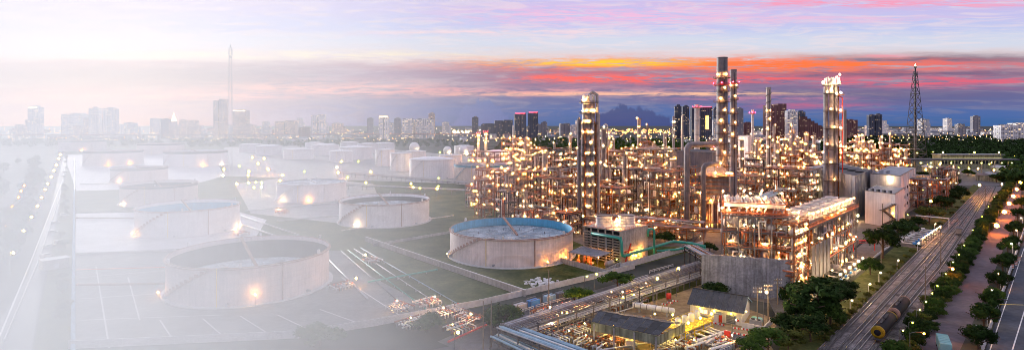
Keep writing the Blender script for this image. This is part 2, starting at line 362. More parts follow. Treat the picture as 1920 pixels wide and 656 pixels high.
class T:
    """one thing: an Empty at its base and its parts in local metres"""
    def __init__(s, name, label, cat, loc=(0, 0, 0), rz=0.0, group=None):
        o = bpy.data.objects.new(name, None); COL.objects.link(o); o.empty_display_size = .5
        o.location = loc; o.rotation_euler = (0, 0, rz); o['label'] = label; o['category'] = cat; o['kind'] = 'thing'
        if group: o['group'] = group
        s.o = o; s.M = Matrix.Translation(Vector(loc)) @ Matrix.Rotation(rz, 4, 'Z'); s.I = s.M.inverted()
    def loc(s, p): return s.I @ Vector(p)
    def add(s, name, me, mx=None, parent=None, label=None, kind=None):
        o = bpy.data.objects.new(name, me); COL.objects.link(o)
        o.parent = parent or s.o
        if parent is not None: o.matrix_parent_inverse = parent.matrix_basis.inverted()
        if mx is not None: o.matrix_basis = mx
        if label: o['label'] = label
        if kind: o['kind'] = kind
        return o
    def box(s, name, mt, c, size, rz=0.0, parent=None, rx=0.0, **k):
        mx = Matrix.Translation(Vector(c)) @ Matrix.Rotation(rz, 4, 'Z') @ Matrix.Rotation(rx, 4, 'X') @ Matrix.Diagonal((*size, 1))
        return s.add(name, unit('box', mt), mx, parent, **k)
    def rod(s, name, mt, p0, p1, r, seg=8, parent=None, shape=None, **k):
        p0, p1 = Vector(p0), Vector(p1); d = p1-p0
        mx = Matrix.Translation((p0+p1)/2) @ d.to_track_quat('Z', 'Y').to_matrix().to_4x4() @ Matrix.Diagonal((r, r, d.length, 1))
        return s.add(name, unit(shape or 'cyl%d' % seg, mt), mx, parent, **k)
    def bar(s, name, mt, p0, p1, w, parent=None):
        p0, p1 = Vector(p0), Vector(p1); d = p1-p0
        mx = Matrix.Translation((p0+p1)/2) @ d.to_track_quat('Z', 'Y').to_matrix().to_4x4() @ Matrix.Diagonal((w, w, d.length, 1))
        return s.add(name, unit('box', mt), mx, parent)
    def vessel(s, name, mt, c, r, length, axis='z', parent=None):
        q = max(.5, round((length/2/r)*2)/2); mx = Matrix.Translation(Vector(c))
        if axis == 'x': mx = mx @ Matrix.Rotation(R(90), 4, 'Y')
        if axis == 'y': mx = mx @ Matrix.Rotation(R(90), 4, 'X')
        return s.add(name, unit('cap%.1f' % q, mt), mx @ Matrix.Diagonal((r, r, r*(length/2/r)/q, 1)), parent)
    def ball(s, name, mt, c, r, parent=None, shape='ball', sz=None):
        return s.add(name, unit(shape, mt), Matrix.Translation(Vector(c)) @ Matrix.Diagonal((r, r, sz or r, 1)), parent)
    def lamp(s, c, r=.35, mt='lamp_warm', name='lamp', parent=None, fit=False):
        b = s.ball(name, mt, c, r*LAMP_SIZE, parent, 'bulb')
        if fit: s.add('lamp_bracket', bracket_mesh(), Matrix.Translation(Vector(c)) @ Matrix.Rotation(c[0]*7, 4, 'Z') @ Matrix.Diagonal((1, 1, 1, 1)), parent)
        return b
    def rail(s, p0, p1, mt='orange_paint', name='handrail', parent=None, h=1.1):
        p0, p1 = Vector(p0), Vector(p1); d = p1-p0; L_ = max(.5, round(d.length*2)/2)
        mx = Matrix.Translation(p0) @ Matrix.Rotation(math.atan2(d.y, d.x), 4, 'Z') @ Matrix.Diagonal((d.length/L_, 1, 1, 1))
        return s.add(name, rail_mesh(d.length, mt, h), mx, parent)
    def mesh(s, name, mt, vf, parent=None, smooth=False, **k): return s.add(name, mesh_from(name, vf[0], vf[1], mt, smooth), None, parent, **k)
    def tube(s, name, mt, pts, r, seg=8, parent=None): return s.mesh(name, mt, tube_vf(pts, r, seg), parent, True)
def sheet(name, mt, pts, z, kind='structure', thick=0.0):
    """a flat piece of the setting through ground points"""
    vs = [(p[0], p[1], z) for p in pts]; n = len(vs)
    if sum(vs[i][0]*vs[(i+1) % n][1]-vs[(i+1) % n][0]*vs[i][1] for i in range(n)) < 0: vs.reverse()
    fs = [tuple(range(n))]
    if thick:
        vs += [(v[0], v[1], z-thick) for v in vs]; fs += [(i, i+n, (i+1) % n+n, (i+1) % n) for i in range(n)]
        fs = [fs[0]]+[tuple(reversed(f)) for f in fs[1:]]
        fs = [fs[0]]+[tuple(reversed(f)) for f in fs[1:]]
    o = bpy.data.objects.new(name, mesh_from(name, vs, fs, mt)); COL.objects.link(o); o['kind'] = kind; return o
ORD = ['first', 'second', 'third', 'fourth', 'fifth', 'sixth', 'seventh', 'eighth', 'ninth', 'tenth', 'eleventh', 'twelfth', 'thirteenth', 'fourteenth',
       'fifteenth', 'sixteenth', 'seventeenth', 'eighteenth', 'nineteenth', 'twentieth']
def ordn(i):
    if i < 20: return ORD[i]
    t, u = divmod(i+1, 10); tens = {2: 'twent', 3: 'thirt', 4: 'fort', 5: 'fift', 6: 'sixt', 7: 'sevent', 8: 'eight', 9: 'ninet'}[t]
    return tens+'ieth' if u == 0 else tens+'y-'+ORD[u-1]

# ------------------------------------------------------------------ the ground and what lies flat on it
sheet('ground', 'far_ground', [(-30000, -200), (30000, -200), (30000, 50000), (-30000, 50000)], 0)
def gsheet(name, mt, pix, z): return sheet(name, mt, [gp(a, b) for a, b in pix], z)
gsheet('tank_yard', 'grass', [(140, 640), (560, 632), (900, 575), (1320, 465), (1120, 395), (900, 345), (700, 300), (500, 272), (110, 272), (138, 400)], .02)
gsheet('tank_apron', 'apron', [(140, 652), (560, 632), (830, 588), (700, 520), (640, 470), (440, 462), (141, 477)], .05)
gsheet('white_apron', 'light_concrete', [(141, 474), (470, 460), (500, 412), (440, 395), (142, 400)], .05)
gsheet('bund_lawn', 'grass', [(143, 398), (400, 394), (400, 360), (146, 360)], .06)
gsheet('pale_apron', 'light_concrete', [(143, 358), (340, 352), (420, 330), (400, 290), (120, 290)], .06)
gsheet('pale_yard', 'concrete', [(470, 400), (650, 420), (720, 400), (700, 345), (560, 330), (440, 345)], .06)
gsheet('storage_yard', 'concrete', [(420, 330), (880, 345), (960, 300), (640, 272), (420, 276)], .055)
gsheet('plant_yard', 'plant_paving', [(880, 372), (1095, 460), (1318, 462), (1330, 548), (1482, 575), (1560, 500), (1625, 445), (1800, 340), (1760, 325), (1400, 318), (940, 322)], .05)
gsheet('west_road', 'asphalt', [(-60, 690), (52, 690), (80, 540), (108, 400), (128, 290), (120, 290), (92, 400), (52, 520)], .06)
gsheet('west_verge', 'grass', [(56, 690), (134, 690), (136, 290), (130, 290), (110, 400), (84, 540)], .03)
gsheet('west_side_road', 'red_asphalt', [(-200, 480), (0, 478), (28, 420), (60, 372), (50, 362), (0, 395), (-200, 420)], .05)
gsheet('service_lane', 'lane', [(820, 640), (920, 596), (1110, 545), (1310, 488), (1318, 505), (1130, 562), (960, 614), (870, 660)], .05)
gsheet('shingle_yard', 'lane', [(640, 690), (900, 690), (1010, 640), (1320, 525), (1318, 507), (960, 616), (860, 645)], .04)
gsheet('dirt_yard', 'dirt_yard', [(880, 700), (1480, 700), (1440, 640), (1460, 600), (1330, 552), (1318, 528), (1010, 642)], .06)
gsheet('rail_verge', 'grass', [(1440, 700), (1520, 700), (1530, 656), (1640, 548), (1735, 455), (1838, 350), (1826, 346), (1735, 420), (1690, 452), (1560, 560), (1480, 610)], .06)
gsheet('pump_yard', 'plant_paving', [(1560, 500), (1600, 515), (1692, 446), (1640, 440)], .065)
gsheet('rail_bed', 'ballast', [(1480, 720), (1531, 656), (1640, 550), (1737, 455), (1838, 350), (1866, 350), (1828, 430), (1795, 520), (1740, 610), (1690, 720)], .07)
gsheet('back_yard', 'lane', [(1720, 345), (1838, 349), (1868, 349), (1920, 330), (1960, 300), (1760, 296)], .045)
gsheet('service_track', 'lane', [(1690, 720), (1742, 610), (1797, 520), (1830, 430), (1868, 350), (1884, 350), (1850, 430), (1800, 540), (1716, 720)], .05)
gsheet('red_road', 'red_asphalt', [(1670, 720), (1716, 656), (1800, 520), (1860, 430), (1893, 372), (1905, 352), (1916, 352), (1912, 385), (1880, 470), (1840, 570), (1800, 656), (1770, 720)], .06)
hw = sheet('highway', 'asphalt', [gp(a, b, 1.2) for a, b in [(1828, 720), (1848, 656), (1882, 560), (1916, 460), (1950, 380), (1960, 340), (2010, 340), (2040, 380), (1990, 560), (1960, 720)]], 1.2, thick=1.3)
# painted lines on the roads
def line(name, mt, pix, w, z, zz=0.0):
    pts = [gp(a, b, zz) for a, b in pix]; vs, fs = [], []
    for i, p in enumerate(pts):
        d = (pts[min(i+1, len(pts)-1)]-pts[max(i-1, 0)]).normalized(); s = Vector((-d.y, d.x, 0))*w/2
        vs += [(p.x-s.x, p.y-s.y, z), (p.x+s.x, p.y+s.y, z)]
    fs = [(2*i, 2*i+2, 2*i+3, 2*i+1) for i in range(len(pts)-1)]
    o = bpy.data.objects.new(name, mesh_from(name, vs, fs, mt)); COL.objects.link(o); o['kind'] = 'structure'; return o
line('edge_line', 'white_paint', [(-20, 660), (0, 628), (58, 490), (118, 336), (124, 300)], .5, .075)
line('edge_line', 'white_paint', [(1898, 656), (1920, 585), (1945, 500)], .3, 1.21, 1.2)
line('edge_line', 'white_paint', [(1856, 656), (1890, 556), (1920, 465)], .25, 1.21, 1.2)
line('stop_line', 'yellow_paint', [(1874, 570), (1919, 571)], .5, 1.215, 1.2)
# slab joints of the apron: kerbs the photograph shows as a pale grid
for i, (a, b) in enumerate([((150, 520), (330, 505)), ((150, 560), (330, 548)), ((150, 600), (420, 590)), ((180, 500), (205, 652)), ((300, 600), (330, 645)), ((380, 597), (430, 640)),
                            ((450, 592), (520, 636)), ((520, 590), (600, 628)), ((600, 580), (690, 612)), ((240, 520), (262, 600)), ((640, 520), (760, 598))]):
    line('slab_joint', 'light_concrete', [a, b], .45, .085+.004*i)
for i, (a, b) in enumerate([((143, 430), (300, 426)), ((142, 452), (300, 449)), ((146, 372), (230, 370))]): line('slab_joint', 'concrete', [a, b], .5, .09+.004*i)

# ------------------------------------------------------------------ storage tanks
def tank(label, px, w, base, rim, mt='tank_white', inside='tank_inside', roof='float_roof', drop=.45, fixed=False, rimm='rust_rim', ribs=0, stairs=True, seg=56, lamps=(), plates=0):
    sec = math.sqrt(1+((px-960)/F)**2); k = w/2/F/sec
    Yf = depth(base); Yc = Yf/(1-k); r = k*Yc; X = xat(px, Yc); h = zat(rim, Yf)
    # the front of the wall lies along the line of sight, not along Y
    D = math.hypot(X, Yc); h = max(3.0, h)
    t = T('storage_tank', label, 'tank', (X, Yc, 0), math.atan2(-X, Yc), 'storage tanks of the tank farm')
    t.o['group'] = 'storage tanks of the tank farm'
    prof = []
    n = 7
    for i in range(n):
        z0, z1 = h*i/n, h*(i+1)/n; rr = r-.012*i*2
        prof += [(rr, z0+.02), (rr, z1-.02)]
    if ribs:
        prof = [(r, 0)]
        for i in range(ribs):
            z = h*(.06+.42*i/ribs); prof += [(r, z-.12), (r+.16, z-.05), (r+.16, z+.05), (r, z+.12)]
        prof += [(r, h)]
    if not fixed: prof += [(r-.12, h)]
    sh = t.mesh('shell', mt, lathe(prof, seg), smooth=False)
    if plates:                                                     # curved wall plates, course by course, with open joints
        nc = 7; z_a = h*.5 if ribs else 0.0
        for c in range(nc if not ribs else 4):
            hc_ = (h-z_a)/(nc if not ribs else 4); da = 2*math.pi/plates; vs = []
            for k in range(4):
                a = -da/2*.994+da*.994*k/3
                for rr in (r-.05, r+.05):
                    for zz in (z_a+c*hc_+.035, z_a+(c+1)*hc_-.035): vs.append((rr*math.cos(a), rr*math.sin(a), zz))
            fs = []
            for k in range(3): b = k*4; fs += [(b+2, b+6, b+7, b+3), (b+3, b+7, b+5, b+1), (b+2, b, b+4, b+6)]
            fs += [(0, 2, 3, 1), (12, 13, 15, 14)]; me = mesh_from('shell_plate', vs, fs, mt)
            for k in range(plates):
                a = da*(k+.5*(c % 2))
                if math.sin(a) < .35: t.add('shell_plate', me, Matrix.Rotation(a, 4, 'Z') @ Matrix.Diagonal((1+random.uniform(0, .0004), 1+random.uniform(0, .0004), 1, 1)), sh)
    t.mesh('base_ring', 'light_concrete', lathe([(r+1.6, 0), (r+1.6, .35), (r-.1, .4)], seg))
    if fixed:
        t.mesh('roof', mt, lathe([(r+.15, h-.15), (r+.15, h+.02), (r*.5, h+r*.07), (.01, h+r*.1)], seg))
        t.mesh('handrail', 'steel', lathe([(r-.1, h+1.0), (r-.1, h+1.1), (r-.16, h+1.1)], seg))
        t.rod('vent', 'steel', (0, 0, h+r*.1), (0, 0, h+r*.1+1.4), .5)
    else:
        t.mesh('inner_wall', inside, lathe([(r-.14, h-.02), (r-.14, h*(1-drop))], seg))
        fr = t.mesh('floating_roof', roof, lathe([(r-.3, h*(1-drop)-.6), (r-.3, h*(1-drop)+.5), (r-1.9, h*(1-drop)+.5), (r-2.1, h*(1-drop)+.05), (r*.3, h*(1-drop)-.2), (.01, h*(1-drop)+.1)], seg))
        t.mesh('roof_seal', 'dark_steel', lathe([(r-.16, h*(1-drop)+.55), (r-.75, h*(1-drop)+.7)], seg), parent=fr)
        zr = h*(1-drop)
        for q in range(14):
            a = 2*math.pi*q/14; t.rod('roof_leg', 'steel', (math.cos(a)*r*.62, math.sin(a)*r*.62, zr-.1), (math.cos(a)*r*.62, math.sin(a)*r*.62, zr+1.1), .12, 6, parent=fr)
        for q in range(12): a = math.pi*q/6; t.bar('roof_stiffener', 'pipe_grey', (math.cos(a)*r*.12, math.sin(a)*r*.12, zr+.12), (math.cos(a)*(r-2.2), math.sin(a)*(r-2.2), zr+.12), .16, parent=fr)
        # rolling ladder
        t.bar('rolling_ladder', rimm, (-r*.15, r-.4, h+.1), (r*.1, -r*.2+r*.3, zr+.3), .9)
        # gauge platform
        pl = t.box('gauge_platform', rimm, (-.3*r, -r*.955, h+.1), (3.0, 1.6, .25)); t.rail((-.3*r-1.5, -r*.955-.8, h+.2), (-.3*r+1.5, -r*.955-.8, h+.2), 'steel', parent=pl)
    t.mesh('wind_girder', rimm, lathe([(r+.02, h-.75), (r+.75, h-.62), (r+.75, h-.5), (r+.02, h-.45)], seg))
    t.mesh('rim', rimm, lathe([(r+.16, h-.2), (r+.16, h+.06), (r-.18, h+.06), (r-.18, h-.2)], seg))
    if not fixed:
        for q in range(6):                                       # foam pourers on the rim
            a = 2*math.pi*q/6+.4; t.box('foam_box', 'pipe_white', (math.cos(a)*(r+.2), math.sin(a)*(r+.2), h+.7), (.8, .8, 1.5), rz=a)
    if stairs:
        V = []; n = 26; parts = []
        for i in range(n):
            a = R(195)+R(58)*i/n*min(1.0, 26/r); z = h*(i+.5)/n; c = Vector((math.cos(a)*(r+.65), math.sin(a)*(r+.65), z))
            vs, fs = box_vf((0, 0, 0), (1.1, h/n*1.1+.5, .12)); M = Matrix.Translation(c) @ Matrix.Rotation(a, 4, 'Z'); parts.append(([M @ Vector(v) for v in vs], fs))
            vs, fs = box_vf((.55, 0, .55), (.07, h/n*1.1+.9, 1.0)); 
            if i % 2 == 0: parts.append(([M @ Vector(v) for v in vs], fs))
        t.mesh('stair', rimm, merge(parts))
    a = R(-70); t.rod('standpipe', rimm, (math.cos(a)*(r+.3), math.sin(a)*(r+.3), 0), (math.cos(a)*(r+.3), math.sin(a)*(r+.3), h), .22)
    a = R(-112); t.rod('standpipe', 'yellow_paint', (math.cos(a)*(r+.25), math.sin(a)*(r+.25), 0), (math.cos(a)*(r+.25), math.sin(a)*(r+.25), h), .14)
    for q in range(3):
        a = R(-160+q*55); t.rod('nozzle', 'pipe_grey', (math.cos(a)*(r-.1), math.sin(a)*(r-.1), 1.2), (math.cos(a)*(r+1.5), math.sin(a)*(r+1.5), 1.2), .45)
    for a, z, lr, lm in lamps:
        a = R(a); c = (math.cos(a)*(r+2.2), math.sin(a)*(r+2.2))
        ps = t.rod('lamp_post', 'steel', (*c, 0), (*c, z), .1, 6); t.lamp((*c, z+lr*.5), lr*.6, lm, parent=ps)
    return t, r, h, Yc
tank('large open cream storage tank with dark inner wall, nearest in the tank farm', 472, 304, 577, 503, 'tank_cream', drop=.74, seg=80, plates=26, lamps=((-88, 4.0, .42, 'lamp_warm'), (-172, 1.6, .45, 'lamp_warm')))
tank('open storage tank painted bright blue inside, beside the cooling tower', 959, 228, 503, 449, 'tank_cream', 'tank_blue', 'float_blue', .38, ribs=11, seg=72, plates=24, lamps=((-162, 1.6, .55, 'lamp_yellow'), (-40, 2.5, .45, 'lamp_gold'), (-60, 2.2, .4, 'lamp_gold')))
tank('open white tank with a dark floating roof between the domed tank and blue-lined tank', 722, 168, 428, 384, 'tank_white', drop=.4, plates=20, lamps=((-125, 2.0, .6, 'lamp_white'),))
tank('open cream tank with pale blue rim directly behind the nearest tank', 355, 197, 447, 397, 'tank_white', 'tank_blue', 'float_roof', .5, plates=20, lamps=((-160, 1.8, .5, 'lamp_warm'), (-25, 2, .6, 'lamp_white')))
tank('open rusty-rimmed tank, third back in the left row', 300, 148, 388, 350, 'tank_cream', drop=.4, lamps=((-150, 2, .6, 'lamp_white'),))
tank('open tank with brown rim, fourth back in the left row', 262, 110, 344, 317, 'tank_cream', drop=.4, lamps=((-130, 2, .7, 'lamp_warm'),))
tank('wide pale tank, fifth back in the left row', 214, 116, 312, 284, 'tank_cream', drop=.15, lamps=((-100, 2, .9, 'lamp_gold'), (-60, 2, .9, 'lamp_gold')))
tank('wide tank with warm-lit wall just left of the lattice mast', 368, 122, 314, 285, 'tank_white', drop=.15, lamps=((-80, 2, 1.0, 'lamp_gold'), (-40, 2, .8, 'lamp_white')))
tank('white tank with pale flat floating roof near the rim, left of a green lawn', 585, 132, 381, 347, 'tank_white', 'tank_white', 'float_roof', .1, rimm='pipe_white', lamps=((-140, 2, .6, 'lamp_white'), (-95, 2, .6, 'lamp_gold')))
tank('distant tank at the far left end of the left row', 155, 92, 284, 264, 'tank_cream', drop=.15, lamps=((-90, 2, 1.0, 'lamp_gold'),), stairs=False)
tank('distant tank farthest back right of the left row', 302, 90, 291, 270, 'tank_cream', drop=.15, lamps=((-70, 2, 1.0, 'lamp_gold'),), stairs=False)
tank('plain white fixed-roof tank beside the blue-rimmed tank', 810, 84, 337, 300, 'tank_white', fixed=True, rimm='pipe_white')
tank('grey tank with blue rim and warm reflected light, left of the process plant', 905, 107, 347, 311, 'tank_cream', 'tank_blue', 'float_blue', .12, rimm='pipe_blue', lamps=((-70, 2, .9, 'lamp_gold'), (-50, 2, .7, 'lamp_gold')))
tank('white fixed-roof tank second from the right of the white group', 752, 40, 322, 288, 'tank_white', fixed=True, rimm='pipe_white', seg=40)
tank('narrow white fixed-roof tank third from the right of the white group', 722, 36, 312, 281, 'tank_white', fixed=True, rimm='pipe_white', seg=40)
tank('low wide white fixed-roof tank fourth from the right of the white group', 668, 62, 300, 277, 'tank_white', fixed=True, rimm='pipe_white', seg=40)
tank('white fixed-roof tank farthest left of the white group', 610, 52, 292, 272, 'tank_white', fixed=True, rimm='pipe_white', seg=40)
tank('small white fixed-roof tank behind the narrow white tank', 690, 40, 288, 270, 'tank_white', fixed=True, rimm='pipe_white', seg=40)
tank('small white fixed-roof tank far behind the blue-rimmed tank', 935, 46, 302, 284, 'tank_white', fixed=True, rimm='pipe_white', seg=40)
tank('white fixed-roof tank before the low wide white tank', 640, 44, 305, 284, 'tank_white', fixed=True, rimm='pipe_white', seg=40, stairs=False)
tank('broad white fixed-roof tank right of the lattice mast', 560, 58, 300, 281, 'tank_white', fixed=True, rimm='pipe_white', seg=40, stairs=False)
tank('white fixed-roof tank nearer the lattice mast on its right', 505, 50, 292, 274, 'tank_white', fixed=True, rimm='pipe_white', seg=40, stairs=False)
tank('white fixed-roof tank between plain white tank and spheres', 845, 44, 318, 292, 'tank_white', fixed=True, rimm='pipe_white', seg=40, stairs=False)
tank('white fixed-roof tank directly behind the plain white tank', 780, 38, 306, 284, 'tank_white', fixed=True, rimm='pipe_white', seg=40, stairs=False)
tank('small white fixed-roof tank close right of the mast', 470, 44, 286, 271, 'tank_white', fixed=True, rimm='pipe_white', seg=40, stairs=False)
tank('small distant white tank among the rear white group', 720, 40, 284, 269, 'tank_white', fixed=True, rimm='pipe_white', seg=40, stairs=False)
tank('distant white tank left of the rear white group', 590, 36, 282, 268, 'tank_white', fixed=True, rimm='pipe_white', seg=40, stairs=False)
tank('distant white tank below the bright lit tower', 655, 34, 280, 267, 'tank_white', fixed=True, rimm='pipe_white', seg=40, stairs=False)
tank('distant white tank left of the thin red-lit stacks', 870, 36, 290, 274, 'tank_white', fixed=True, rimm='pipe_white', seg=40, stairs=False)
def sphere_tank(label, px, py, wpx):
    Y = depth(py); r = wpx/2/F*Y
    t = T('sphere_tank', label, 'tank', (xat(px, Y), Y, 0), 0, 'spherical gas tanks'); t.ball('shell', 'tank_white', (0, 0, r*1.25), r)
    for q in range(8):
        a = 2*math.pi*q/8; t.rod('leg', 'pipe_white', (math.cos(a)*r*.97, math.sin(a)*r*.97, 0), (math.cos(a)*r*.97, math.sin(a)*r*.97, r*1.3), r*.05)
    t.box('top_platform', 'steel', (0, 0, r*2.28), (r*.5, r*.5, .5)); t.lamp((r*.9, -r*.9, r*.5), 1.0, 'lamp_white')
sphere_tank('white spherical tank left of the other two spheres', 777, 288, 19); sphere_tank('white spherical tank in the middle of the three', 839, 291, 15); sphere_tank('white spherical tank right of the other two spheres', 869, 292, 17)

# ------------------------------------------------------------------ the far city
def tower(label, x0, x1, top, Y, mt, style='flat', crown=None, fl=1.0):
    w = (x1-x0)/F*Y; h = zat(top, Y); c = xat((x0+x1)/2, Y); dp = max(18, w*.6)
    t = T('tower_block', label, 'building', (c, Y, 0), random.uniform(-.15, .15), 'high-rise blocks of the far skyline')
    if style == 'twin':
        t.box('wall', mt, (-w*.27, 0, h*.48), (w*.44, dp, h*.96)); t.box('wall', mt, (w*.25, dp*.1, h/2), (w*.48, dp, h)); t.box('core', 'city_dark', (0, 2, h*.45), (w*.12, dp*.6, h*.9))
    elif style == 'step':
        n = 6
        for i in range(n): t.box('wall', mt, (-w/2+w*(i+.5)/n, 0, h*(1-.09*i)/2), (w/n*1.01, dp, h*(1-.09*i)))
    elif style == 'spire':
        t.box('wall', mt, (0, 0, h*.27), (w, dp, h*.54)); t.box('upper_wall', mt, (0, 0, h*.60), (w*.7, dp*.7, h*.14)); t.rod('spire', 'far_warm', (0, 0, h*.67), (0, 0, h), w*.33, shape='cone0.0')
    else:
        t.box('wall', mt, (0, 0, h/2), (w, dp, h))
        for s in (-1, 1): t.box('bay', mt, (s*w*.25, -dp/2-.8, h*.48), (w*.2, 2.4, h*.94))
        t.box('penthouse', mt, (w*.06, 0, h+h*.02), (w*.5, dp*.5, h*.05))
    if style == 'slab': t.box('roof_sign', 'city_dark', (0, -2, h+2.5), (w*.9, 2, 3))
    if crown: t.box('crown_light', crown, (0, -dp/2-.5, h*.985), (w*.85, 2.0, max(3.0, h*.025)))
    n = max(3, int(h/14))
    for k in range(n): t.box('floor_band', 'city_dark', (0, -dp/2-.15, h*(.08+.86*k/n)), (w*1.005, .6, 1.0)) if style in ('flat', 'slab') and w > 40 else None
    return t
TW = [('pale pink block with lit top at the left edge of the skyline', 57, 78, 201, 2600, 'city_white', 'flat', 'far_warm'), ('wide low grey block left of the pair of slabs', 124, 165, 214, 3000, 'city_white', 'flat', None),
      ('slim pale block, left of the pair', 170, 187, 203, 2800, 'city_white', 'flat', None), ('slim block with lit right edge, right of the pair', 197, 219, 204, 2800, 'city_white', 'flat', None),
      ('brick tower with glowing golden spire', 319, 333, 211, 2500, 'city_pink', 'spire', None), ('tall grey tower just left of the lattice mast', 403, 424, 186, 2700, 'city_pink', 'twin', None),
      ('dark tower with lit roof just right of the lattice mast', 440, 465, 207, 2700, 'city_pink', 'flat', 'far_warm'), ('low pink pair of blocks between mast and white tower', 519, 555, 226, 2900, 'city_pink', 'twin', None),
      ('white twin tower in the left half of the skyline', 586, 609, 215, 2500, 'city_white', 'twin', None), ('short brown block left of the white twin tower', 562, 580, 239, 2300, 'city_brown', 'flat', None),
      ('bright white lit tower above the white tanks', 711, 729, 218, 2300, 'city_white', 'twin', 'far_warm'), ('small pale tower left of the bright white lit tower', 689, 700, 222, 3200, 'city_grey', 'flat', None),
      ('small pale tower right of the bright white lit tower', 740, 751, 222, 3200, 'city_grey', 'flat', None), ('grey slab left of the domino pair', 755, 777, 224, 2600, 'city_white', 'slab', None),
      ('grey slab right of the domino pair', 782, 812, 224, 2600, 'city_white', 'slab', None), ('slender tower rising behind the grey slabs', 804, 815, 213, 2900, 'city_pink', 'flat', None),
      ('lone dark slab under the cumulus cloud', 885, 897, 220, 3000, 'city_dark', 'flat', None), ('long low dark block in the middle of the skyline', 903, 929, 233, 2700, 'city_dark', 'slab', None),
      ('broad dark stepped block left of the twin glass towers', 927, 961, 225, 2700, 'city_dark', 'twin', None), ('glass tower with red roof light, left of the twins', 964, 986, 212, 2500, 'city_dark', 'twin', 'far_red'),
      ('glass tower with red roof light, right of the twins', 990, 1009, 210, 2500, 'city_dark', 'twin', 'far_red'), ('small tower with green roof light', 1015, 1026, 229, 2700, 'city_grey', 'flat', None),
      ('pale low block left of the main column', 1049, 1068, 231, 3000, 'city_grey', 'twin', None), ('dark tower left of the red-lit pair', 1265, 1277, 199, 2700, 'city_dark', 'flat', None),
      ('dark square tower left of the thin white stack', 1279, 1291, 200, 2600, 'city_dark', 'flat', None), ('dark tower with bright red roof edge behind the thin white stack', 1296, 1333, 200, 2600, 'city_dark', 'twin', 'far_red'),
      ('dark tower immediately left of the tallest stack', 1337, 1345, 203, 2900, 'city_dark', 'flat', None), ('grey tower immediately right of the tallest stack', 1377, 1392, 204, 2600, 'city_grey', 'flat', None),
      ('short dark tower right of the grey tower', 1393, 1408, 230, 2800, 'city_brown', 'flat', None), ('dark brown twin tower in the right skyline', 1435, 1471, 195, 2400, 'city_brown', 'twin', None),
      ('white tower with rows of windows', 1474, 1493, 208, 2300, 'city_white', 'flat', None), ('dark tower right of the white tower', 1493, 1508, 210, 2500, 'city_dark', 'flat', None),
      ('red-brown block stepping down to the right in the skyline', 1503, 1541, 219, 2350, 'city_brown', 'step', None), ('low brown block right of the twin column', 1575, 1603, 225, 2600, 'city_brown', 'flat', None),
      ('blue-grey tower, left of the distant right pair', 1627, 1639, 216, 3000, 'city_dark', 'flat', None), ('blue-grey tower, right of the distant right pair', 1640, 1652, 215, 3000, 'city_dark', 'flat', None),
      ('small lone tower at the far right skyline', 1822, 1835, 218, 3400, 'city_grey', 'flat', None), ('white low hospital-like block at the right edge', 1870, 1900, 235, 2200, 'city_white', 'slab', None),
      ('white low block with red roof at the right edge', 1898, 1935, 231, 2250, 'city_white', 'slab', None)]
for a in TW: tower(*a)
t = T('beacon', 'orange-lit tall panel on the dark red-topped tower', 'sign', (xat(1326, 2570), 2570, 0)); t.box('panel', 'far_orange', (0, 0, zat(230, 2570)), (14, 3, 62)); t.box('frame', 'city_dark', (0, 2, zat(230, 2570)/2+20), (17, 2, zat(230, 2570)+40))
# low-rise houses and sheds, each one a thing
LOW = {}; rng = random.Random(3); REG = [(0, 130, 'left of the pink block'), (130, 320, 'below the pair of slabs'), (320, 430, 'left of the lattice mast'), (430, 600, 'right of the lattice mast'), (600, 770, 'above the white tanks'),
    (770, 900, 'below the grey slabs'), (900, 1090, 'left of the main column'), (1090, 1280, 'right of the main column'), (1280, 1440, 'behind the tallest stack'), (1440, 1600, 'below the brown towers'), (1600, 1730, 'left of the flare tower'), (1730, 1940, 'right of the flare tower')]
for i in range(299):
    px = rng.uniform(-20, 1940) if rng.random() < .7 else rng.uniform(1540, 1940); py = rng.choice([rng.uniform(246, 256), rng.uniform(252, 268)])
    if px > 1560: py = rng.uniform(244.5, 255)
    if px < 100: py = rng.uniform(246, 254)
    Y = depth(py); w = rng.uniform(7, 24)/F*Y; h = rng.uniform(3, 9)/F*Y*.8; dp = rng.uniform(18, 45); mt = rng.choice(['low_pale', 'low_pale', 'low_grey', 'city_white', 'city_pink', 'low_grey'])
    reg = [c for a, b, c in REG if a <= px < b] or ['left of the pink block']; far = 'distant' if py < 252 else 'nearer'; kindw = {'low_pale': 'pale', 'low_grey': 'grey', 'city_white': 'white', 'city_pink': 'pinkish'}[mt]
    t = T('low_building', '%s %s low building in the city %s' % (far, kindw, reg[0]), 'building', (xat(px, Y), Y, 0), rng.uniform(-.3, .3), '%s %s low city buildings %s' % (far, kindw, reg[0]))
    LOW.setdefault(t.o['label'], []).append((px, t.o))
    t.box('wall', mt, (0, 0, h/2), (w, dp, h))
    rm = rng.choice(['sheet_roof', 'sheet_roof', 'concrete', 'brown_tower', 'sheet_roof'])
    if rng.random() < .5: t.mesh('roof', rm, ([(-w/2-1, -dp/2-1, h), (w/2+1, -dp/2-1, h), (w/2+1, dp/2+1, h), (-w/2-1, dp/2+1, h), (-w/2-1, 0, h+dp*.16), (w/2+1, 0, h+dp*.16)], [(0, 1, 5, 4), (2, 3, 4, 5), (0, 4, 3), (1, 2, 5)]))
    else: t.box('roof', rm, (0, 0, h+.4), (w+1, dp+1, .8)); t.box('stair_head', mt, (w*.2, 0, h+2.4), (w*.2, 8, 3.2))
MID = {}
